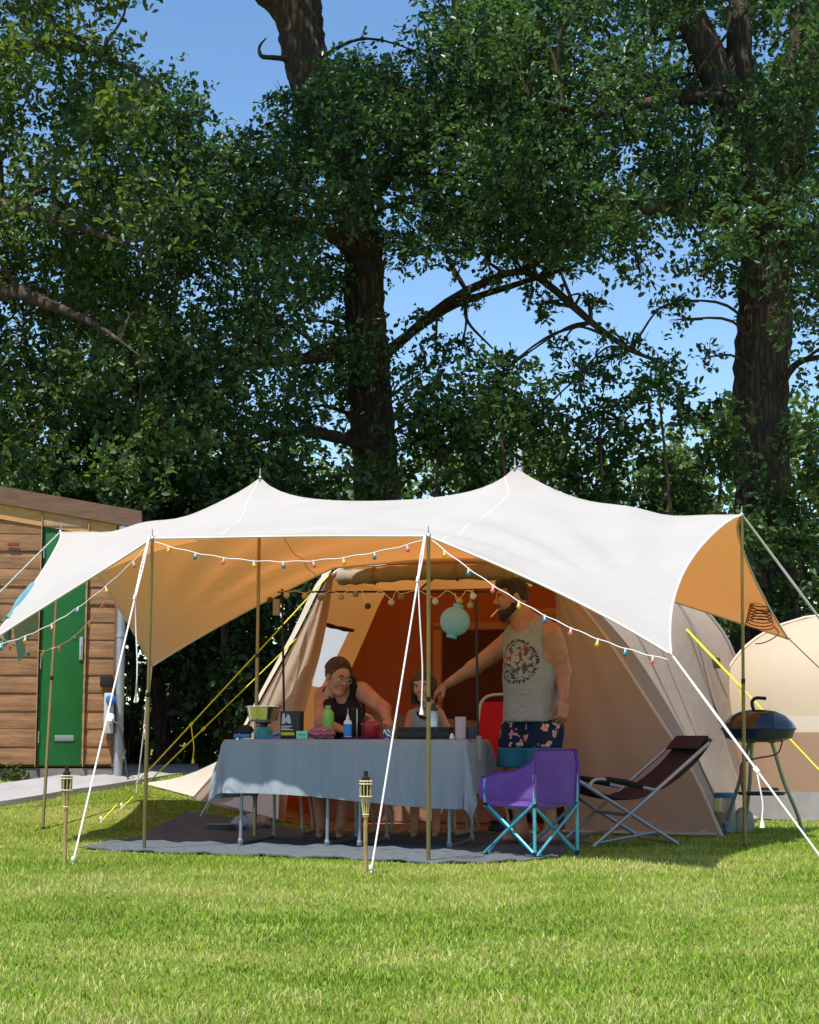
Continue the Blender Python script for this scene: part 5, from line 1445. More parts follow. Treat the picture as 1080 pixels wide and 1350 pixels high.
# a second clear bag of water beside it
p = V3(jp[0] + 0.16, jp[1] + 0.10, 0.01)
one(MB().lathe([(0, 0), (0.075, 0), (0.085, 0.05), (0.075, 0.13), (0.04, 0.17), (0.02, 0.18), (0, 0.182)], p, 18, None, 1, 0.7), 'water_bag', M_('milky_plastic', (0.42, 0.42, 0.38), 0.25, alpha=0.4), 'slumped milky plastic water bag behind the barbecue leg', 'water bag')

# ------------------------------------------------------------------ bamboo garden torches
bamboo = M_('bamboo', (0.40, 0.27, 0.11), 0.55, var=0.25, scale=14, bump=0.15, stretch=(4, 4, 1))
bamboo_l = M_('bamboo_strip', (0.55, 0.42, 0.18), 0.5, var=0.2, scale=18)
def torch(foot, top_z, label):
    r = thing('bamboo_torch', label, 'torch', foot, 'bamboo torches in the lawn')
    f = np.asarray(foot)
    zb_ = top_z - 0.235
    pts = [f + V3(0, 0, -0.03)]; rad = [0.008]
    for i in range(5):
        z = zb_ * i / 4
        pts += [f + V3(0.002 * math.sin(i * 2), 0, z + 0.012), f + V3(0.002 * math.sin(i * 2), 0, z + 0.02)]; rad += [0.0105, 0.0125]
    MB().tube(pts, rad, 10).build('stake', bamboo, r)
    for k in range(10):
        a = 2 * math.pi * k / 10
        d = V3(math.cos(a), math.sin(a), 0)
        MB().tube(curve([f + d * 0.012 + V3(0, 0, zb_ - 0.01), f + d * 0.018 + V3(0, 0, zb_ + 0.05), f + d * 0.030 + V3(0, 0, zb_ + 0.11), f + d * 0.029 + V3(0, 0, zb_ + 0.185)], 12), 0.0052, 6, flat=0.6).build('strip', bamboo_l, r)
    for z, q in ((zb_ + 0.005, 0.016), (zb_ + 0.10, 0.033), (zb_ + 0.165, 0.034), (zb_ + 0.18, 0.033)):
        a = np.linspace(0, 2 * math.pi, 19)[:-1]
        MB().tube(f + np.stack([q * np.cos(a), q * np.sin(a), 0 * a + z], 1), 0.0035, 6, closed=True).build('binding', M_('pale_cane', (0.66, 0.56, 0.32), 0.6), r)
    MB().lathe([(0, 0.10), (0.020, 0.10), (0.022, 0.11), (0.022, 0.20), (0.012, 0.206), (0.012, 0.232), (0, 0.235)], f + V3(0, 0, zb_), 16).build('oil_can', blk, r)
f1, f2 = GP(85, 1141), GP(482, 1154)
torch(f1, P(86, 1010, f1[1])[2], 'bamboo torch stuck in the lawn near the green door')
torch(f2, P(483, 1016, f2[1])[2], 'bamboo torch stuck in the lawn in front of the table')

# ------------------------------------------------------------------ odds and ends on the ground
p = V3(*GP(292, 1096)[:2], 0.024)
one(MB().lathe([(0, 0), (0.07, 0), (0.10, 0.05), (0.11, 0.055), (0.098, 0.05), (0.066, 0.006), (0, 0.006)], p, 24), 'dog_bowl', M_('dull_steel', (0.40, 0.40, 0.42), 0.3, 0.8), 'shallow steel bowl on the groundsheet under the cloth corner', 'bowl')
p = V3(*GP(330, 1094)[:2], 0.026)
bm_ = MB().ball(p + V3(0, 0, 0.05), (0.15, 0.11, 0.06), 24, 14)
bm_.v = [tuple(np.array(v) + 0.012 * np.array([math.sin(v[1] * 60), math.sin(v[0] * 50), math.sin(v[0] * 70 + v[1] * 40)])) for v in bm_.v]
one(bm_, 'cloth_bundle', M_('pale_bundle', (0.28, 0.29, 0.31), 0.9, bump=0.3), 'crumpled grey cloth bundle lying beneath the table', 'bundle')
sl = V3(*GP(655, 1101)[:2], 0.03)
r = thing('air_pump', 'black foot pump lying under the table end', 'pump', sl)
MB().lathe([(0, 0), (0.06, 0), (0.065, 0.02), (0.05, 0.06), (0.055, 0.075), (0, 0.08)], sl, 18).build('bellows', blk, r)
MB().tube(curve([sl + V3(0.05, 0, 0.02), sl + V3(0.13, 0.02, 0.03), sl + V3(0.20, 0.10, 0.02)], 12), 0.010, 8).build('hose', blk, r)

# far lamp post seen between the trees
lpY = 33.0
b_ = P(686, 700, lpY); lp = thing('lamp_post', 'slim pale lamp post far behind the right canopy peak', 'lamp post', V3(b_[0], b_[1], 0))
zl = P(686, 548, lpY)[2]
MB().tube([V3(b_[0], b_[1], 0), V3(b_[0], b_[1], zl)], [0.07, 0.05], 10).build('post', M_('pale_post', (0.62, 0.66, 0.70), 0.4, 0.3), lp)
MB().lathe([(0, 0), (0.10, 0.02), (0.24, 0.12), (0.26, 0.16), (0.12, 0.26), (0, 0.28)], V3(b_[0], b_[1], zl), 16).build('lamp_head', M_('lamp_glass', (0.75, 0.78, 0.80), 0.2), lp)
# weeds by the shed and path
def weed(px, py, label, n=24, size=0.055, w=0.16, h=0.12):
    g_ = GP(px, py)
    v, f = leaf_cloud([(g_[0], g_[1], g_[2] + h * 0.45, w, w * 0.7, h * 0.6, n * 4)], size, 4, bias=1.6)
    r = thing('weed', label, 'weed', g_, 'weeds along the path')
    tag(link('leaves', arr_mesh('leaves', v, f), oak_leaf_b if px < 100 else far_leaf, r, 0), kind='stuff')
    mb = MB()
    for _ in range(7): mb.tube(curve([g_, g_ + V3(rng.normal(0, w * .2), rng.normal(0, w * .15), h * .4), g_ + V3(rng.normal(0, w * .5), rng.normal(0, w * .3), h * .8)], 6), 0.004, 4)
    mb.build('stems', far_leaf, r)
for a in [(10, 1028, 'dark leafy weed at the foot of the shed boards', 30, 0.07, 0.2, 0.2), (238, 1008, 'pale green weed growing at the far end of the path', 30, 0.06, 0.22, 0.18), (268, 1012, 'broad leaved weed between the path and the tent flap', 30, 0.06, 0.2, 0.2), (212, 1008, 'low weed beside the drainpipe end of the path', 24, 0.05, 0.16, 0.12)]:
    weed(*a)

# ------------------------------------------------------------------ people: smooth blended surfaces from distance fields
def surface_nets(D, org, h):
    S = D < 0
    nx, ny, nz = D.shape
    acc = np.zeros((nx - 1, ny - 1, nz - 1, 3), np.float32); cnt = np.zeros((nx - 1, ny - 1, nz - 1), np.float32)
    cor = [(i, j, k) for i in (0, 1) for j in (0, 1) for k in (0, 1)]
    sl = lambda c: D[c[0]:nx - 1 + c[0], c[1]:ny - 1 + c[1], c[2]:nz - 1 + c[2]]
    for a in cor:
        for ax in range(3):
            if a[ax]: continue
            b = list(a); b[ax] = 1
            da, db = sl(a), sl(b)
            m = (da < 0) != (db < 0)
            t = np.where(m, da / (da - db + 1e-12), 0)
            for q in range(3):
                acc[..., q] += np.where(m, a[q] + (t if q == ax else 0), 0)
            cnt += m
    act = cnt > 0
    idx = -np.ones(act.shape, np.int64); idx[act] = np.arange(act.sum())
    I = np.argwhere(act)
    V = (I + acc[act] / cnt[act][:, None]) * h + org
    Fs = []
    for ax in range(3):
        s0 = [slice(None)] * 3; s1 = [slice(None)] * 3
        s0[ax] = slice(0, -1); s1[ax] = slice(1, None)
        A, B = S[tuple(s0)], S[tuple(s1)]
        u, v = (ax + 1) % 3, (ax + 2) % 3
        E = np.argwhere(A != B)
        ok = (E[:, u] > 0) & (E[:, v] > 0) & (E[:, u] < D.shape[u] - 1) & (E[:, v] < D.shape[v] - 1)
        E = E[ok]
        def at(du, dv):
            q = E.copy(); q[:, u] += du; q[:, v] += dv
            return idx[q[:, 0], q[:, 1], q[:, 2]]
        f = np.stack([at(-1, -1), at(0, -1), at(0, 0), at(-1, 0)], 1)
        fl = A[E[:, 0], E[:, 1], E[:, 2]]
        f[~fl] = f[~fl][:, ::-1]
        Fs.append(f)
    Fs = np.concatenate(Fs); Fs = Fs[(Fs >= 0).all(1)]
    return V, Fs
def dcone(X, a, b, ra, rb, ax=None, k=1.0):
    a = np.asarray(a, float); b = np.asarray(b, float)
    d = b - a; Y = X - a.astype(np.float32)
    if ax is not None:
        ax = np.asarray(unit(ax), np.float32)
        Y = Y + (Y @ ax)[..., None] * ax * np.float32(k - 1)
        d = d + ax * (d @ ax) * (k - 1)
    d = d.astype(np.float32)
    t = np.clip((Y @ d) / (d @ d + 1e-9), 0, 1)
    return np.linalg.norm(Y - t[..., None] * d, axis=-1) - (ra + (rb - ra) * t)
def dell(X, c, r, R=None):
    Y = X - np.asarray(c, np.float32)
    if R is not None: Y = Y @ np.asarray(R, np.float32)
    r = np.asarray(r, np.float32)
    q = np.linalg.norm(Y / r, axis=-1)
    return (q - 1) * r.min() * 1.15
def smin(a, b, k):
    h = np.clip(0.5 + 0.5 * (b - a) / k, 0, 1)
    return b * (1 - h) + a * h - k * h * (1 - h)
def smax(a, b, k): return -smin(-a, -b, k)
def gridpts(lo, hi, h):
    ax = [np.arange(l, u + h, h, dtype=np.float32) for l, u in zip(lo, hi)]
    return np.stack(np.meshgrid(*ax, indexing='ij'), -1)
def blend(X, prims, k=0.03, grow=0.0):
    D = None
    for p in prims:
        d = dcone(X, *p[:4], *(p[4:6] if len(p) > 4 else ())) - grow
        D = d if D is None else smin(D, d, k)
    return D
def bounds(prims, pad):
    A = np.array([np.asarray(p[i], float) - p[2 + i] for p in prims for i in (0, 1)]); B = np.array([np.asarray(p[i], float) + p[2 + i] for p in prims for i in (0, 1)])
    return A.min(0) - pad, B.max(0) + pad
def head_field(X, child=False, fat=1.0):
    D = dell(X, (-.014, 0, .030), (.098, .077, .092))
    U = lambda d, k=.02: smin(D, d, k)
    D = U(dcone(X, (.040, 0, .012), (.048, 0, -.080), .062, .040 * fat))
    D = U(dcone(X, (-.005, .03, -.045), (.055, .012, -.092), .040 * fat, .026 * fat)); D = U(dcone(X, (-.005, -.03, -.045), (.055, -.012, -.092), .040 * fat, .026 * fat))
    D = U(dcone(X, (.086, .030, .030), (.086, -.030, .030), .012, .012), .018)
    for s in (1, -1):
        D = U(dcone(X, (.060, s * .038, -.022), (.060, s * .036, -.034), .030, .030), .018)
    for s in (1, -1):
        D = smax(D, -dcone(X, (.108, s * .031, .008), (.108, s * .033, .008), .016, .016), .012)
    D = U(dcone(X, (.096, 0, .018), (.112 if child else .118, 0, -.020), .008, .0125), .010)
    for s in (1, -1): D = U(dcone(X, (.104, s * .010, -.024), (.100, s * .013, -.026), .008, .008), .008)
    D = U(dcone(X, (.094, .019, -.057), (.094, -.019, -.057), .0065, .0065), .007); D = U(dcone(X, (.092, .015, -.068), (.092, -.015, -.068), .0075, .0075), .007)
    D = U(dcone(X, (.078, 0, -.100), (.076, 0, -.100), .022, .022), .02)
    for s in (1, -1):
        D = U(dell(X, (-.008, s * .079, .0), (.021, .010, .032)), .008)
    D = U(dcone(X, (-.018, 0, -.05), (-.05, 0, -.19), .056 * fat, .060 * fat), .025)
    return D
HB = ((-.15, -.125, -.21), (.15, .125, .16))
def head_mesh(pos, R, sc, child=False, fat=1.0):
    X = gridpts(HB[0], HB[1], .0058)
    V, Fc = surface_nets(head_field(X, child, fat), np.array(HB[0]), .0058)
    return (V * sc) @ R.T + pos, Fc
def hand_mesh(pos, R, sc=1.0, curl=(0.5, 0.6), thumb=0.5, spread=0.12):
    """local x: fingers, y: thumb side, z: back of the hand"""
    pr = [((-.055, 0, 0), (.03, 0, 0), .031, .031, (0, 0, 1), 1.5), ((.03, .006, 0), (.078, .008, 0), .033, .030, (0, 0, 1), 2.1), ((.03, -.012, 0), (.076, -.014, 0), .030, .026, (0, 0, 1), 2.0)]
    fing = []
    for i, (y, L, r) in enumerate([(.028, .072, .0088), (.009, .080, .0092), (-.010, .074, .0088), (-.028, .060, .0078)]):
        a0, a1 = curl[0] + 0.1 * i, curl[1] + 0.08 * i
        sp = spread * (1.5 - i) / 1.5
        p0 = np.array([.082 - .004 * abs(i - 1), y, 0]); an = a0
        segs = []
        for q, fr in enumerate((.45, .30, .25)):
            d = np.array([math.cos(an) * math.cos(sp), math.sin(sp) * math.cos(an), -math.sin(an)])
            p1 = p0 + d * L * fr
            segs.append((p0, p1, r * (1 - .08 * q), r * (.93 - .08 * q))); p0 = p1; an += a1 * (1.0 if q == 0 else .7)
        fing.append(segs)
    t0 = np.array([.012, .026, -.006]); t1 = t0 + [.032, .026, -.014 - .02 * thumb]; t2 = t1 + [.030, .006 - .012 * thumb, -.008 - .012 * thumb]; t3 = t2 + [.020, -.004, -.006]
    th = [(t0, t1, .0145, .0115), (t1, t2, .0110, .0098), (t2, t3, .0096, .0082)]
    lo, hi = np.array([-.10, -.075, -.12]), np.array([.18, .095, .045]); h = .0042
    X = gridpts(lo, hi, h)
    D = blend(X, pr, .014)
    for segs in fing + [th]:
        Df = blend(X, segs, .005)
        D = smin(D, Df, .006)
    V, Fc = surface_nets(D, lo, h)
    return (V * sc) @ R.T + pos, Fc
def join(parts):
    V = []; Fs = []; n = 0
    for v, f in parts:
        V.append(v); Fs.append(f + n); n += len(v)
    return np.concatenate(V), np.concatenate(Fs)
def smooth_mesh(V, Fc, it=2, lam=0.5):
    e = np.concatenate([Fc[:, [0, 1]], Fc[:, [1, 2]], Fc[:, [2, 3]], Fc[:, [3, 0]]])
    for _ in range(it):
        s = np.zeros_like(V); c = np.zeros(len(V))
        for k in range(3):
            s[:, k] = np.bincount(e[:, 0], V[e[:, 1], k], len(V)) + np.bincount(e[:, 1], V[e[:, 0], k], len(V))
        c = np.bincount(e[:, 0], minlength=len(V)) + np.bincount(e[:, 1], minlength=len(V))
        V = V * (1 - lam) + lam * s / np.maximum(c, 1)[:, None]
    return V, Fc
def put(name, vf, m, parent): return link(name, arr_mesh(name, *vf), m, parent, 80)
def field_mesh(fn, lo, hi, h, it=2):
    X = gridpts(lo, hi, h)
    return smooth_mesh(*surface_nets(fn(X).astype(np.float32), np.asarray(lo), h), it)
def face_bits(root, pos, R, sc, iris=(0.03, 0.018, 0.01), brow=None, open_=1.0):
    T = lambda p: R @ (np.array(p) * sc) + pos
    for s in (1, -1):
        e = MB().ball(T((.0855, s * .031, .008)), .0125 * sc, 14, 10).build('eye', mat('eye_white', (0.62, 0.60, 0.57), 0.2, var=0.02), root)
        MB().ball(T((.0935, s * .031 , .008)), .0062 * sc, 10, 8).build('iris', mat('iris', iris, 0.1, var=0.05), e)
        MB().tube([T((.089, s * .046, .013)), T((.0955, s * .031, .017)), T((.092, s * .018, .012))], .0032 * sc, 6).build('eyelid', mat('lid_skin', (0.16, 0.08, 0.06), 0.6), root)
        if brow: MB().tube([T((.086, s * .050, .028)), T((.099, s * .034, .036)), T((.099, s * .014, .031))], [.003 * sc, .0055 * sc, .004 * sc], 6).build('eyebrow', brow, root)
    MB().tube([T((.094, .022, -.0615)), T((.1005, .008, -.0615)), T((.1005, -.008, -.0615)), T((.094, -.022, -.0615))], [.002 * sc, .0042 * sc, .0042 * sc, .002 * sc], 8).build('mouth', mat('lips', (0.36, 0.13, 0.11), 0.5), root)
def rot_head(fwd, pitch=0.0, roll=0.0):
    f = unit([fwd[0], fwd[1], 0]); l = np.cross((0, 0, 1), f); u = np.array([0, 0, 1.0])
    f2 = f * math.cos(pitch) - u * math.sin(pitch); u2 = u * math.cos(pitch) + f * math.sin(pitch)
    l2 = l * math.cos(roll) + u2 * math.sin(roll); u3 = u2 * math.cos(roll) - l * math.sin(roll)
    return np.stack([f2, l2, u3], 1)
def skin_mat(name, c):
    return mat(name, c, 0.55, var=0.17, scale=13, bump=0.06, bscale=250, spec=0.35, tint=(c[0] * .94, c[1] * .85, c[2] * .8))
skin_m = skin_mat('skin_tanned', (0.40, 0.195, 0.125)); skin_w = skin_mat('skin_warm', (0.43, 0.215, 0.145)); skin_c = skin_mat('skin_light', (0.48, 0.265, 0.19))
hair_d = mat('hair_dark', (0.020, 0.013, 0.010), 0.5, var=0.5, scale=40, bump=0.8, bscale=160, stretch=(1, 1, 0.25), spec=0.4)
hair_b = mat('hair_brown', (0.075, 0.040, 0.022), 0.5, var=0.5, scale=40, bump=0.8, bscale=160, stretch=(1, 1, 0.25), spec=0.4)

# ---- the man
def shirt_material():
    m = bpy.data.materials.new('grey_printed_vest'); m.use_nodes = True
    N, L = m.node_tree.nodes, m.node_tree.links
    b = N['Principled BSDF']; b.inputs['Roughness'].default_value = 0.9; b.inputs['Specular IOR Level'].default_value = 0.1
    tc = N.new('ShaderNodeTexCoord')
    vd = N.new('ShaderNodeVectorMath'); vd.operation = 'DISTANCE'; vd.inputs[1].default_value = tuple(PRINT_C)
    L.new(tc.outputs['Object'], vd.inputs[0])
    base = N.new('ShaderNodeTexNoise'); base.inputs['Scale'].default_value = 140; L.new(tc.outputs['Object'], base.inputs['Vector'])
    cb = N.new('ShaderNodeValToRGB'); cb.color_ramp.elements[0].color = (0.20, 0.205, 0.205, 1); cb.color_ramp.elements[1].color = (0.33, 0.335, 0.33, 1)
    L.new(base.outputs['Fac'], cb.inputs[0])
    # ink: ragged dark drawing with some rust red blooms
    n1 = N.new('ShaderNodeTexNoise'); n1.inputs['Scale'].default_value = 34; n1.inputs['Detail'].default_value = 3; L.new(tc.outputs['Object'], n1.inputs['Vector'])
    i1 = N.new('ShaderNodeMath'); i1.operation = 'GREATER_THAN'; i1.inputs[1].default_value = 0.51; L.new(n1.outputs['Fac'], i1.inputs[0])
    n2 = N.new('ShaderNodeTexNoise'); n2.inputs['Scale'].default_value = 11; L.new(tc.outputs['Object'], n2.inputs['Vector'])
    ink = N.new('ShaderNodeValToRGB'); ink.color_ramp.interpolation = 'CONSTANT'
    ink.color_ramp.elements[0].color = (0.07, 0.07, 0.075, 1); ink.color_ramp.elements[1].color = (0.20, 0.05, 0.035, 1); ink.color_ramp.elements[1].position = 0.55
    L.new(n2.outputs['Fac'], ink.inputs[0])
    inside = N.new('ShaderNodeMath'); inside.operation = 'LESS_THAN'; inside.inputs[1].default_value = 0.125; L.new(vd.outputs['Value'], inside.inputs[0])
    # a ring of lettering-like marks round the drawing
    w = N.new('ShaderNodeMath'); w.operation = 'SUBTRACT'; w.inputs[1].default_value = 0.142; L.new(vd.outputs['Value'], w.inputs[0])
    ab = N.new('ShaderNodeMath'); ab.operation = 'ABSOLUTE'; L.new(w.outputs[0], ab.inputs[0])
    rg = N.new('ShaderNodeMath'); rg.operation = 'LESS_THAN'; rg.inputs[1].default_value = 0.011; L.new(ab.outputs[0], rg.inputs[0])
    n3 = N.new('ShaderNodeTexNoise'); n3.inputs['Scale'].default_value = 70; L.new(tc.outputs['Object'], n3.inputs['Vector'])
    i3 = N.new('ShaderNodeMath'); i3.operation = 'GREATER_THAN'; i3.inputs[1].default_value = 0.48; L.new(n3.outputs['Fac'], i3.inputs[0])
    m1 = N.new('ShaderNodeMath'); m1.operation = 'MULTIPLY'; L.new(i1.outputs[0], m1.inputs[0]); L.new(inside.outputs[0], m1.inputs[1])
    m2 = N.new('ShaderNodeMath'); m2.operation = 'MULTIPLY'; L.new(i3.outputs[0], m2.inputs[0]); L.new(rg.outputs[0], m2.inputs[1])
    mx = N.new('ShaderNodeMixRGB'); L.new(m1.outputs[0], mx.inputs[0]); L.new(cb.outputs[0], mx.inputs[1]); L.new(ink.outputs[0], mx.inputs[2])
    my = N.new('ShaderNodeMixRGB'); L.new(m2.outputs[0], my.inputs[0]); L.new(mx.outputs[0], my.inputs[1]); my.inputs[2].default_value = (0.035, 0.036, 0.04, 1)
    wn_ = N.new('ShaderNodeTexNoise'); wn_.inputs['Scale'].default_value = 13; wn_.inputs['Distortion'].default_value = 1.2
    L.new(tc.outputs['Object'], wn_.inputs['Vector'])
    bp = N.new('ShaderNodeBump'); bp.inputs['Strength'].default_value = 0.7; bp.inputs['Distance'].default_value = 0.03
    L.new(wn_.outputs['Fac'], bp.inputs['Height']); L.new(bp.outputs[0], b.inputs['Normal'])
    L.new(my.outputs[0], b.inputs['Base Color'])
    return m
def flower_material():
    m = bpy.data.materials.new('navy_flower_print'); m.use_nodes = True
    N, L = m.node_tree.nodes, m.node_tree.links
    b = N['Principled BSDF']; b.inputs['Roughness'].default_value = 0.8; b.inputs['Specular IOR Level'].default_value = 0.15
    tc = N.new('ShaderNodeTexCoord')
    v = N.new('ShaderNodeTexVoronoi'); v.inputs['Scale'].default_value = 13; v.inputs['Randomness'].default_value = 0.85
    nd = N.new('ShaderNodeTexNoise'); nd.inputs['Scale'].default_value = 34
    L.new(tc.outputs['Object'], nd.inputs['Vector'])
    ad = N.new('ShaderNodeMixRGB'); ad.blend_type = 'LINEAR_LIGHT'; ad.inputs[0].default_value = 0.045
    L.new(tc.outputs['Object'], ad.inputs[1]); L.new(nd.outputs['Color'], ad.inputs[2]); L.new(ad.outputs[0], v.inputs['Vector'])
    r = N.new('ShaderNodeValToRGB'); cr = r.color_ramp
    cr.elements[0].position = 0.0; cr.elements[0].color = (0.55, 0.10, 0.06, 1)
    cr.elements[1].position = 0.40; cr.elements[1].color = (0.010, 0.018, 0.045, 1)
    e = cr.elements.new(0.14); e.color = (0.60, 0.16, 0.17, 1)
    e = cr.elements.new(0.30); e.color = (0.68, 0.42, 0.30, 1)
    e = cr.elements.new(0.36); e.color = (0.012, 0.022, 0.05, 1)
    L.new(v.outputs['Distance'], r.inputs[0]); L.new(r.outputs[0], b.inputs['Base Color'])
    return m
mc = V3(*P(703, 1000, 11.38)[:2], 0.022)
mf = unit((-0.75, -0.66, 0)); ml = np.cross((0, 0, 1), mf)
at = lambda f_, l_, z_: mc + mf * f_ + ml * l_ + V3(0, 0, z_)
man = thing('person', 'man in grey printed vest and flowered swim shorts reaching out his arm', 'person', mc)
pel, wai, che, nb = at(0, 0, .93), at(.02, 0, 1.10), at(.015, 0, 1.30), at(.02, 0, 1.45)
Ls, Rs = P(727, 835, 11.22), P(671, 846, 11.52)
Le, Lw = P(742, 884, 11.27), P(743, 922, 11.16)
Re, Rw = P(624, 881, 11.70), P(590, 902, 11.84)
torso = [(pel, wai, .180, .180, mf, 1.22), (wai, che, .185, .188, mf, 1.28), (che, at(.01, 0, 1.38), .185, .14, mf, 1.4), (at(.06, 0, 1.06), at(.07, 0, 1.16), .13, .13)]
yoke = [(nb, lerp(nb, Ls, .8), .075, .070), (nb, lerp(nb, Rs, .8), .075, .070)]
arms = [(Ls, Le, .074, .053), (Le, Lw, .052, .034), (Rs, Re, .072, .052), (Re, Rw, .051, .033), (lerp(Ls, Le, .3), lerp(Ls, Le, .6), .066, .060)]
HR, HL = at(0, -.10, .90), at(-.01, .10, .90)
KR, KL = at(.06, -.12, .48), at(.02, .11, .48)
AR, AL = at(-.01, -.13, .085), at(-.05, .12, .085)
legs = [(HR, KR, .105, .068), (KR, AR, .066, .042), (HL, KL, .105, .068), (KL, AL, .066, .042), (lerp(KR, AR, .25) - mf * .02, lerp(KR, AR, .45) - mf * .02, .058, .054), (lerp(KL, AL, .25) - mf * .02, lerp(KL, AL, .45) - mf * .02, .058, .054)]
feet = []
for A_ in (AR, AL): feet += [(A_ - mf * .04 + V3(0, 0, -.045), A_ + mf * .15 + V3(0, 0, -.055), .036, .028), (A_, A_ + mf * .08 + V3(0, 0, -.045), .042, .032)]
hpos = P(675, 789, 11.36); hR = rot_head((-0.97, -0.22), 0.10)
neck = [(nb, hpos + hR @ V3(-.035, 0, -.08), .072, .064)]
allp = torso + yoke + arms + legs + feet + neck
lo, hi = bounds(allp, .03)
Vb = field_mesh(lambda X: blend(X, allp, .035), lo, hi, .015, 1)
def hand_frame(d, back): 
    x = unit(d); z = unit(np.asarray(back) - x * (np.asarray(back) @ x)); y = np.cross(z, x)
    return np.stack([x, y, z], 1)
hl = hand_mesh(Lw + V3(0, 0, -.02), hand_frame((-.05, -.05, -1), ml + V3(0.2, -0.5, 0)), 1.05, (0.35, 0.45), .6)
hr = hand_mesh(Rw + unit(Rw - Re) * .02, hand_frame(unit(Rw - Re) + V3(0, 0.02, -.1), V3(-0.1, -.6, .8)), 1.05, (0.25, 0.35), .5)
put('body', join([Vb, head_mesh(hpos, hR, 1.04, fat=1.06), hl, hr]), skin_m, man)
face_bits(man, hpos, hR, 1.04, brow=hair_d)
def vest(X):
    D = blend(X, torso + yoke, .04, .016)
    z = X[..., 2]
    rip = 0.010 * np.sin(X[..., 0] * 34) * np.clip((1.25 - z) / 0.4, 0, 1)
    D = D + rip * .5
    hem = at(0, 0, .80)[2]
    hang = dcone(X, at(.02, 0, .77), at(.02, 0, 1.05), .215, .194, mf, 1.22) + rip
    D = smin(D, hang, .03)
    D = np.maximum(D, hem - z)
    for S_, E_, o in ((Ls, Le, 1), (Rs, Re, -1)):
        D = smax(D, -dcone(X, S_ + ml * o * .05 + V3(0, 0, .05), S_ + ml * o * .035 + V3(0, 0, -.13), .088, .080), .012)
    D = smax(D, -dcone(X, nb + V3(0, 0, .03) + mf * .06, nb + V3(0, 0, .10), .085, .09), .012)
    D = np.maximum(D, z - (nb[2] + .075))
    return D
PRINT_C = at(.165, .03, 1.20)
lo, hi = bounds(torso + yoke, .07); lo[2] = at(0, 0, .77)[2]
put('vest', field_mesh(vest, lo, hi, .012, 1), shirt_material(), man)
def shorts(X, z0, z1, g):
    D = blend(X, [(pel, at(0, 0, 1.0), .18, .178, mf, 1.22), (lerp(HR, KR, .35), KR, .118, .108), (lerp(HL, KL, .35), KL, .118, .108)], .05, g)
    D = D + .006 * np.sin(X[..., 0] * 40 + X[..., 2] * 9)
    return np.maximum(np.maximum(D, z0 - X[..., 2]), X[..., 2] - z1)
lo, hi = bounds([(HR, KR, .15, .13), (HL, KL, .15, .13), (pel, wai, .24, .22)], .03)
zb2 = P(700, 985, 11.3)[2]
put('shorts', field_mesh(lambda X: shorts(X, zb2, .84, .014), lo, hi, .0105, 1), flower_material(), man)
put('shorts_border', field_mesh(lambda X: shorts(X, .52, zb2 - .002, .016), lo, hi, .0105, 1), mat('teal_cloth', (0.015, 0.14, 0.22), 0.85, var=0.1, bump=0.1), man)
def to_head(fn, pos, R, sc, lo=HB[0], hi=HB[1], h=.0048, it=1):
    V, Fc = field_mesh(fn, np.array(lo), np.array(hi), h, it)
    return (V * sc) @ R.T + pos, Fc
def short_hair(X):
    D = dell(X, (-.018, 0, .040), (.106, .083, .096)) + .004 * np.sin(X[..., 0] * 120) * np.sin(X[..., 1] * 130 + X[..., 2] * 60)
    D = smin(D, dcone(X, (.055, .03, .105), (.065, -.03, .108), .030, .030), .02)
    face = np.maximum(.045 - X[..., 0] + (X[..., 2] < .06) * 0, X[..., 2] - .075)
    D = smax(D, -face * 1.0, .006) if False else np.where((X[..., 0] > .045) & (X[..., 2] < .07), np.maximum(D, .01), D)
    low = np.where(X[..., 0] < -.03, -.055, -.005)
    return np.maximum(D, low - X[..., 2])
put('hair', to_head(short_hair, hpos, hR, 1.04), hair_d, man)
def beard(X):
    D = smin(dcone(X, (.0, .045, -.05), (.062, .020, -.095), .034, .034), dcone(X, (.0, -.045, -.05), (.062, -.020, -.095), .034, .034), .02)
    D = smin(D, dcone(X, (.068, 0, -.10), (.072, 0, -.118), .036, .026), .02)
    D = smin(D, dcone(X, (.093, .022, -.049), (.093, -.022, -.049), .0085, .0085), .008)
    D = D + .0025 * np.sin(X[..., 1] * 190) * np.sin(X[..., 2] * 170)
    D = np.maximum(D, .004 - np.abs(X[..., 1]) * .0 - (X[..., 0] + .03))
    D = smax(D, -dcone(X, (.104, .016, -.062), (.104, -.016, -.062), .010, .010), .004)
    return np.maximum(D, X[..., 2] + .020 - np.clip(.02 - X[..., 0], 0, .03))
put('beard', to_head(beard, hpos, hR, 1.04), hair_d, man)
cg = hpos + hR @ V3(.108, .006, -.066)
one(MB().tube([cg, cg + unit(mf * .2 + V3(-.55, -.2, -.75)) * .075], .0045, 8), 'cigarette', mat('white_paper', (0.75, 0.72, 0.68), 0.7), 'thin white cigarette in the bearded man\'s mouth', 'cigarette')

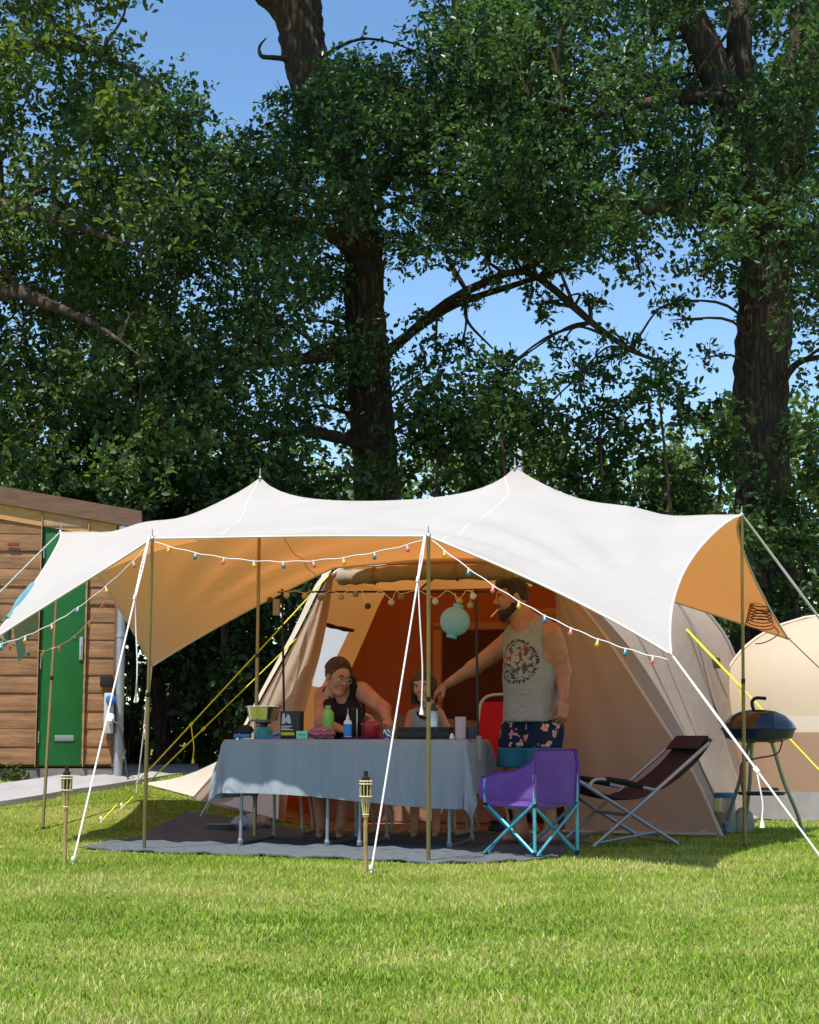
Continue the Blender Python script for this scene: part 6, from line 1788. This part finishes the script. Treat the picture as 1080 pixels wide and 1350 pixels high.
# ---- the woman
wf = unit((-0.05, -1.0, 0)); wl_ = np.cross((0, 0, 1), wf)
wc = V3(wp[0], wp[1], 0.0)
wt = lambda f_, l_, z_: wc + wf * f_ + wl_ * l_ + V3(0, 0, z_)
woman = thing('person', 'woman in black top and glasses leaning over the table', 'person', V3(wp[0], wp[1], 0.45))
pel, wai = wt(-.06, 0, .56), wt(.06, 0, .74)
Ls, Rs = P(477, 911, 12.02), P(426, 917, 12.12)
nb = (Ls + Rs) / 2 + V3(0, 0, .035); che = (Ls + Rs) / 2 + V3(0, .04, -.12)
Le, Lw = P(506, 935, 11.84), P(511, 950, 11.55)
Re, Rw = P(424, 953, 11.92), P(450, 961, 11.74)
torso = [(pel, wai, .185, .165, wf, 1.15), (wai, che, .165, .150, wf, 1.15), (che, nb - V3(0, 0, .05), .145, .095, wf, 1.3), (che + wf * .09 + wl_ * .075, che + wf * .09 + wl_ * .07 - V3(0, 0, .03), .075, .075), (che + wf * .09 - wl_ * .075, che + wf * .09 - wl_ * .07 - V3(0, 0, .03), .075, .075)]
yoke = [(nb, lerp(nb, Ls, .85), .058, .058), (nb, lerp(nb, Rs, .85), .058, .058)]
arms = [(Ls, Le, .066, .050), (Le, Lw, .048, .029), (Rs, Re, .064, .050), (Re, Rw, .047, .029)]
KR, KL = wt(.38, -.12, .46), wt(.40, .10, .46); AR, AL = wt(.42, -.08, .09), wt(.46, .06, .09)
legs = [(wt(-.04, -.10, .53), KR, .098, .068), (KR, AR, .062, .038), (wt(-.04, .10, .53), KL, .098, .068), (KL, AL, .062, .038)]
feet = [(A_ + V3(0, 0, -.035), A_ + wf * .16 + V3(0, 0, -.05), .035, .024) for A_ in (AR, AL)]
hpos = P(446, 893, 11.98); hR = rot_head((0.52, -0.85), 0.30, -0.10)
neck = [(nb, hpos + hR @ V3(-.035, 0, -.07), .060, .055)]
allp = torso + yoke + arms + legs + feet + neck
lo, hi = bounds(allp, .03)
Vb = field_mesh(lambda X: blend(X, allp, .03), lo, hi, .015, 1)
hl = hand_mesh(Lw + unit(Lw - Le) * .015, hand_frame(V3(.02, -.75, -.22), V3(0, -.2, 1)), .92, (0.5, 0.6), .7)
hr = hand_mesh(Rw + unit(Rw - Re) * .015, hand_frame(unit(Rw - Re) + V3(0, 0, -.05), V3(0, -.3, 1)), .92, (0.2, 0.4), .4)
hl = (hl[0], hl[1]); 
put('body', join([Vb, head_mesh(hpos, hR, .98, True, .98), hl, hr]), skin_w, woman)
face_bits(woman, hpos, hR, .98, brow=hair_b)
def top_w(X):
    D = blend(X, torso + yoke, .03, .012)
    for S_, o in ((Ls, 1), (Rs, -1)):
        D = smax(D, -dcone(X, S_ + wl_ * o * .035 + V3(0, 0, .06), S_ + wl_ * o * .03 + V3(0, 0, -.09), .072, .062), .01)
    D = smax(D, -dcone(X, nb + V3(0, 0, .05) + wf * .02, nb + wf * .16 + V3(0, 0, -.10), .062, .060), .01)
    return np.maximum(D, .50 - X[..., 2])
lo, hi = bounds(torso + yoke, .05)
put('top', field_mesh(top_w, lo, hi, .008, 1), mat('black_cotton', (0.012, 0.010, 0.014), 0.9, var=0.2), woman)
sk_ = [(wt(-.06, -.06, .545), lerp(wt(-.04, -.10, .53), KR, .85), .125, .10), (wt(-.06, .06, .545), lerp(wt(-.04, .10, .53), KL, .85), .125, .10)]
lo, hi = bounds(sk_, .03)
put('shorts', field_mesh(lambda X: blend(X, sk_, .05), lo, hi, .012, 1), MATS['black_cotton'], woman)
def tied_hair(X):
    D = dell(X, (-.022, 0, .034), (.110, .090, .106)) + .002 * np.sin(X[..., 2] * 220 + X[..., 0] * 60)
    cut = (X[..., 0] > .018 + np.clip(X[..., 2] - .005, -.05, .09) * .55) & (X[..., 2] < .095)
    D = np.where(cut, np.maximum(D, .01), D)
    D = np.maximum(D, -.065 - X[..., 2])
    return D
put('hair', to_head(tied_hair, hpos, hR, .98), hair_b, woman)
for o_, S_ in ((1, Ls), (-1, Rs)):
    m_ = lerp(nb, S_, .62)
    MB().tube(curve([che + wf * .15 + wl_ * o_ * .075 + V3(0, 0, .0), m_ + wf * .074 + V3(0, 0, .034), m_ + V3(0, 0, .070), m_ - wf * .06 + V3(0, 0, .03), che - wf * .10 + wl_ * o_ * .06], 20), .014, 8, flat=.5).build('strap', MATS['black_cotton'], woman)
ec_, er_ = V3(-.022, 0, .034), V3(.1115, .0915, .1075)
for i in range(46):
    ph = lerp(-1.45, 1.45, i / 45) + rng.normal(0, .02)
    d0 = unit([math.cos(abs(ph)) * .62 + .06 + rng.normal(0, .05), math.sin(ph) * .95, .74 - .42 * abs(ph) + rng.normal(0, .03)])
    d1 = unit([-.9, .10 * math.sin(ph) + .15, .08 + .10 * math.cos(ph)])
    cv = []
    for q in np.linspace(0, 1, 9):
        dd = unit(d0 * (1 - q) + d1 * q + V3(0, math.sin(ph) * .9, .75 - .5 * abs(ph)) * math.sin(math.pi * q) * .75)
        cv.append(hpos + hR @ ((ec_ + dd * er_ * (1.0 + .02 * math.sin(q * 3))) * .98))
    MB().tube(cv, np.linspace(.006, .009, 9), 5).build('hair_lock', hair_b, woman)
pt = hpos + hR @ V3(-.105, 0.03, .02)
pq = [pt, pt + V3(.05, .07, -.01), pt + V3(.10, .10, -.06), pt + V3(.11, .10, -.15)]
MB().tube(curve(np.array([hpos + hR @ V3(-.09, .02, .03), hpos + V3(.07, .10, .015), hpos + V3(.105, .10, -.03), hpos + V3(.10, .09, -.10)]), 16), [.03] * 3 + [.042] * 6 + [.026] * (len(curve(np.zeros((4, 3)), 16)) - 9), 12).build('ponytail', hair_b, woman)
gl = thing('glasses', 'thin pale framed glasses on the woman\'s nose', 'glasses', hpos + hR @ V3(.11, 0, .005))
for s in (1, -1):
    a = np.linspace(0, 2 * math.pi, 21)[:-1]
    pts = [hpos + hR @ (V3(.112 - .006 * abs(math.cos(t)), s * .033 + .024 * math.cos(t), .004 + .018 * math.sin(t)) * .98) for t in a]
    MB().tube(pts, .0016, 5, closed=True).build('rim', mat('pale_frame', (0.55, 0.45, 0.38), 0.3, 0.3), gl)
    MB().tube([hpos + hR @ (V3(.106, s * .057, .010) * .98), hpos + hR @ (V3(.0, s * .085, .012) * .98)], .0016, 5).build('temple', mat('pale_frame', (0.5, 0.4, 0.3)), gl)
MB().tube([hpos + hR @ (V3(.112, .010, .008) * .98), hpos + hR @ (V3(.112, -.010, .008) * .98)], .0016, 5).build('bridge', mat('pale_frame', (0.5, 0.4, 0.3)), gl)

# ---- the child
cf = unit((-0.10, -1.0, 0)); cl_ = np.cross((0, 0, 1), cf)
ct = lambda f_, l_, z_: V3(kp[0], kp[1], 0) + cf * f_ + cl_ * l_ + V3(0, 0, z_)
child = thing('person', 'child in pale blue vest with loose dark hair, hand to face', 'person', V3(kp[0], kp[1], 0.42))
k_ = 0.66
pel, wai = ct(-.02, 0, .50), ct(.03, 0, .64)
Ls, Rs = P(579, 941, 12.02), P(543, 943, 12.06)
nb = (Ls + Rs) / 2 + V3(0, 0, .022); che = (Ls + Rs) / 2 + V3(0, .01, -.07)
Le, Lw = P(589, 960, 11.90), P(571, 930, 11.80)
Re, Rw = P(537, 965, 12.00), P(547, 972, 11.84)
Rw[2] = max(Rw[2], .755); Re[2] = max(Re[2], .76)
torso = [(pel, wai, .115, .105, cf, 1.2), (wai, che, .105, .100, cf, 1.2), (che, nb - V3(0, 0, .03), .098, .06, cf, 1.3)]
yoke = [(nb, lerp(nb, Ls, .85), .038, .036), (nb, lerp(nb, Rs, .85), .038, .036)]
arms = [(Ls, Le, .038, .030), (Le, Lw, .029, .021), (Rs, Re, .038, .030), (Re, Rw, .029, .021)]
KR, KL = ct(.27, -.08, .43), ct(.27, .08, .43); AR, AL = ct(.26, -.08, .075), ct(.27, .07, .075)
legs = [(ct(0, -.06, .48), KR, .064, .045), (KR, AR, .044, .029), (ct(0, .06, .48), KL, .064, .045), (KL, AL, .044, .029)]
feet = [(A_ + V3(0, 0, -.026), A_ + cf * .11 + V3(0, 0, -.036), .027, .020) for A_ in (AR, AL)]
hpos = P(558, 904, 11.96); hR = rot_head((-0.28, -0.95), 0.22, 0.06)
neck = [(nb, hpos + hR @ V3(-.03, 0, -.06), .038, .036)]
allp = torso + yoke + arms + legs + feet + neck
lo, hi = bounds(allp, .03)
Vb = field_mesh(lambda X: blend(X, allp, .022), lo, hi, .0095, 1)
fp_ = hpos + hR @ V3(.105, -.005, -.005)
hl = hand_mesh(Lw + unit(fp_ - Lw) * .005, hand_frame(fp_ + V3(-.03, -.02, 0) - Lw, V3(.2, -1, .2)), .64, (0.25, 0.3), .4)
hr = hand_mesh(Rw + unit(Rw - Re) * .01, hand_frame(unit(Rw - Re), V3(0, -.3, 1)), .64, (0.2, 0.4), .4)
put('body', join([Vb, head_mesh(hpos, hR, .86, True), hl, hr]), skin_c, child)
face_bits(child, hpos, hR, .86, brow=hair_b)
def vest_c(X):
    D = blend(X, torso + yoke, .02, .009)
    for S_, o in ((Ls, 1), (Rs, -1)):
        D = smax(D, -dcone(X, S_ + cl_ * o * .022 + V3(0, 0, .04), S_ + cl_ * o * .02 + V3(0, 0, -.05), .042, .038), .006)
    D = smax(D, -dcone(X, nb + V3(0, 0, .04) + cf * .01, nb + cf * .09 + V3(0, 0, -.035), .042, .042), .006)
    return np.maximum(D, .47 - X[..., 2])
lo, hi = bounds(torso + yoke, .03)
put('vest', field_mesh(vest_c, lo, hi, .007, 1), mat('pale_blue_cotton', (0.25, 0.36, 0.44), 0.9, var=0.08), child)
a = np.linspace(0.08 * math.pi, 0.92 * math.pi, 16)
ring_ = [nb + cl_ * .058 * math.cos(t) + cf * (.062 * math.sin(t) + .018) + V3(0, 0, .012 - .058 * math.sin(t)) for t in a]
MB().tube(np.array(ring_), .008, 8).build('neck_band', MATS['black_cotton'], child)
sk_ = [(ct(-.03, -.04, .485), lerp(ct(0, -.06, .48), KR, .9), .085, .075), (ct(-.03, .04, .485), lerp(ct(0, .06, .48), KL, .9), .085, .075)]
lo, hi = bounds(sk_, .03)
put('skirt', field_mesh(lambda X: blend(X, sk_, .05), lo, hi, .010, 1), mat('sea_green_cotton', (0.06, 0.27, 0.24), 0.9, var=0.1), child)
def long_hair(X):
    st = .0035 * np.sin(X[..., 1] * 150 + X[..., 0] * 90)
    D = dell(X, (-.018, 0, .036), (.108, .088, .102)) + st
    for s in (1, -1):
        D = smin(D, dcone(X, (.012, s * .082, .02), (.022, s * .094, -.13), .026, .013) + st, .02)
        D = smin(D, dcone(X, (-.05, s * .060, .02), (-.05, s * .075, -.14), .045, .022) + st, .02)
    cut = (X[..., 0] > .046) & (X[..., 2] < .052) & (np.abs(X[..., 1]) < .070)
    D = np.where(cut, np.maximum(D, .01), D)
    return D
put('hair', to_head(long_hair, hpos, hR, .86, (-.16, -.14, -.19), (.15, .14, .16)), hair_b, child)

for i in range(26):
    sgn = -1 if i % 2 else 1
    a0 = hpos + hR @ (V3(rng.uniform(-.03, .05), sgn * rng.uniform(.06, .09), rng.uniform(.02, .07)) * .86)
    a1 = hpos + hR @ (V3(rng.uniform(-.02, .05), sgn * rng.uniform(.085, .105), rng.uniform(-.06, -.02)) * .86)
    a2 = hpos + hR @ (V3(rng.uniform(-.02, .05), sgn * rng.uniform(.075, .115), rng.uniform(-.18, -.11)) * .86)
    cv = curve([a0, a1, a2], 8)
    MB().tube(cv, np.linspace(.0055, .0015, len(cv)), 5).build('hair_lock', hair_b, child)
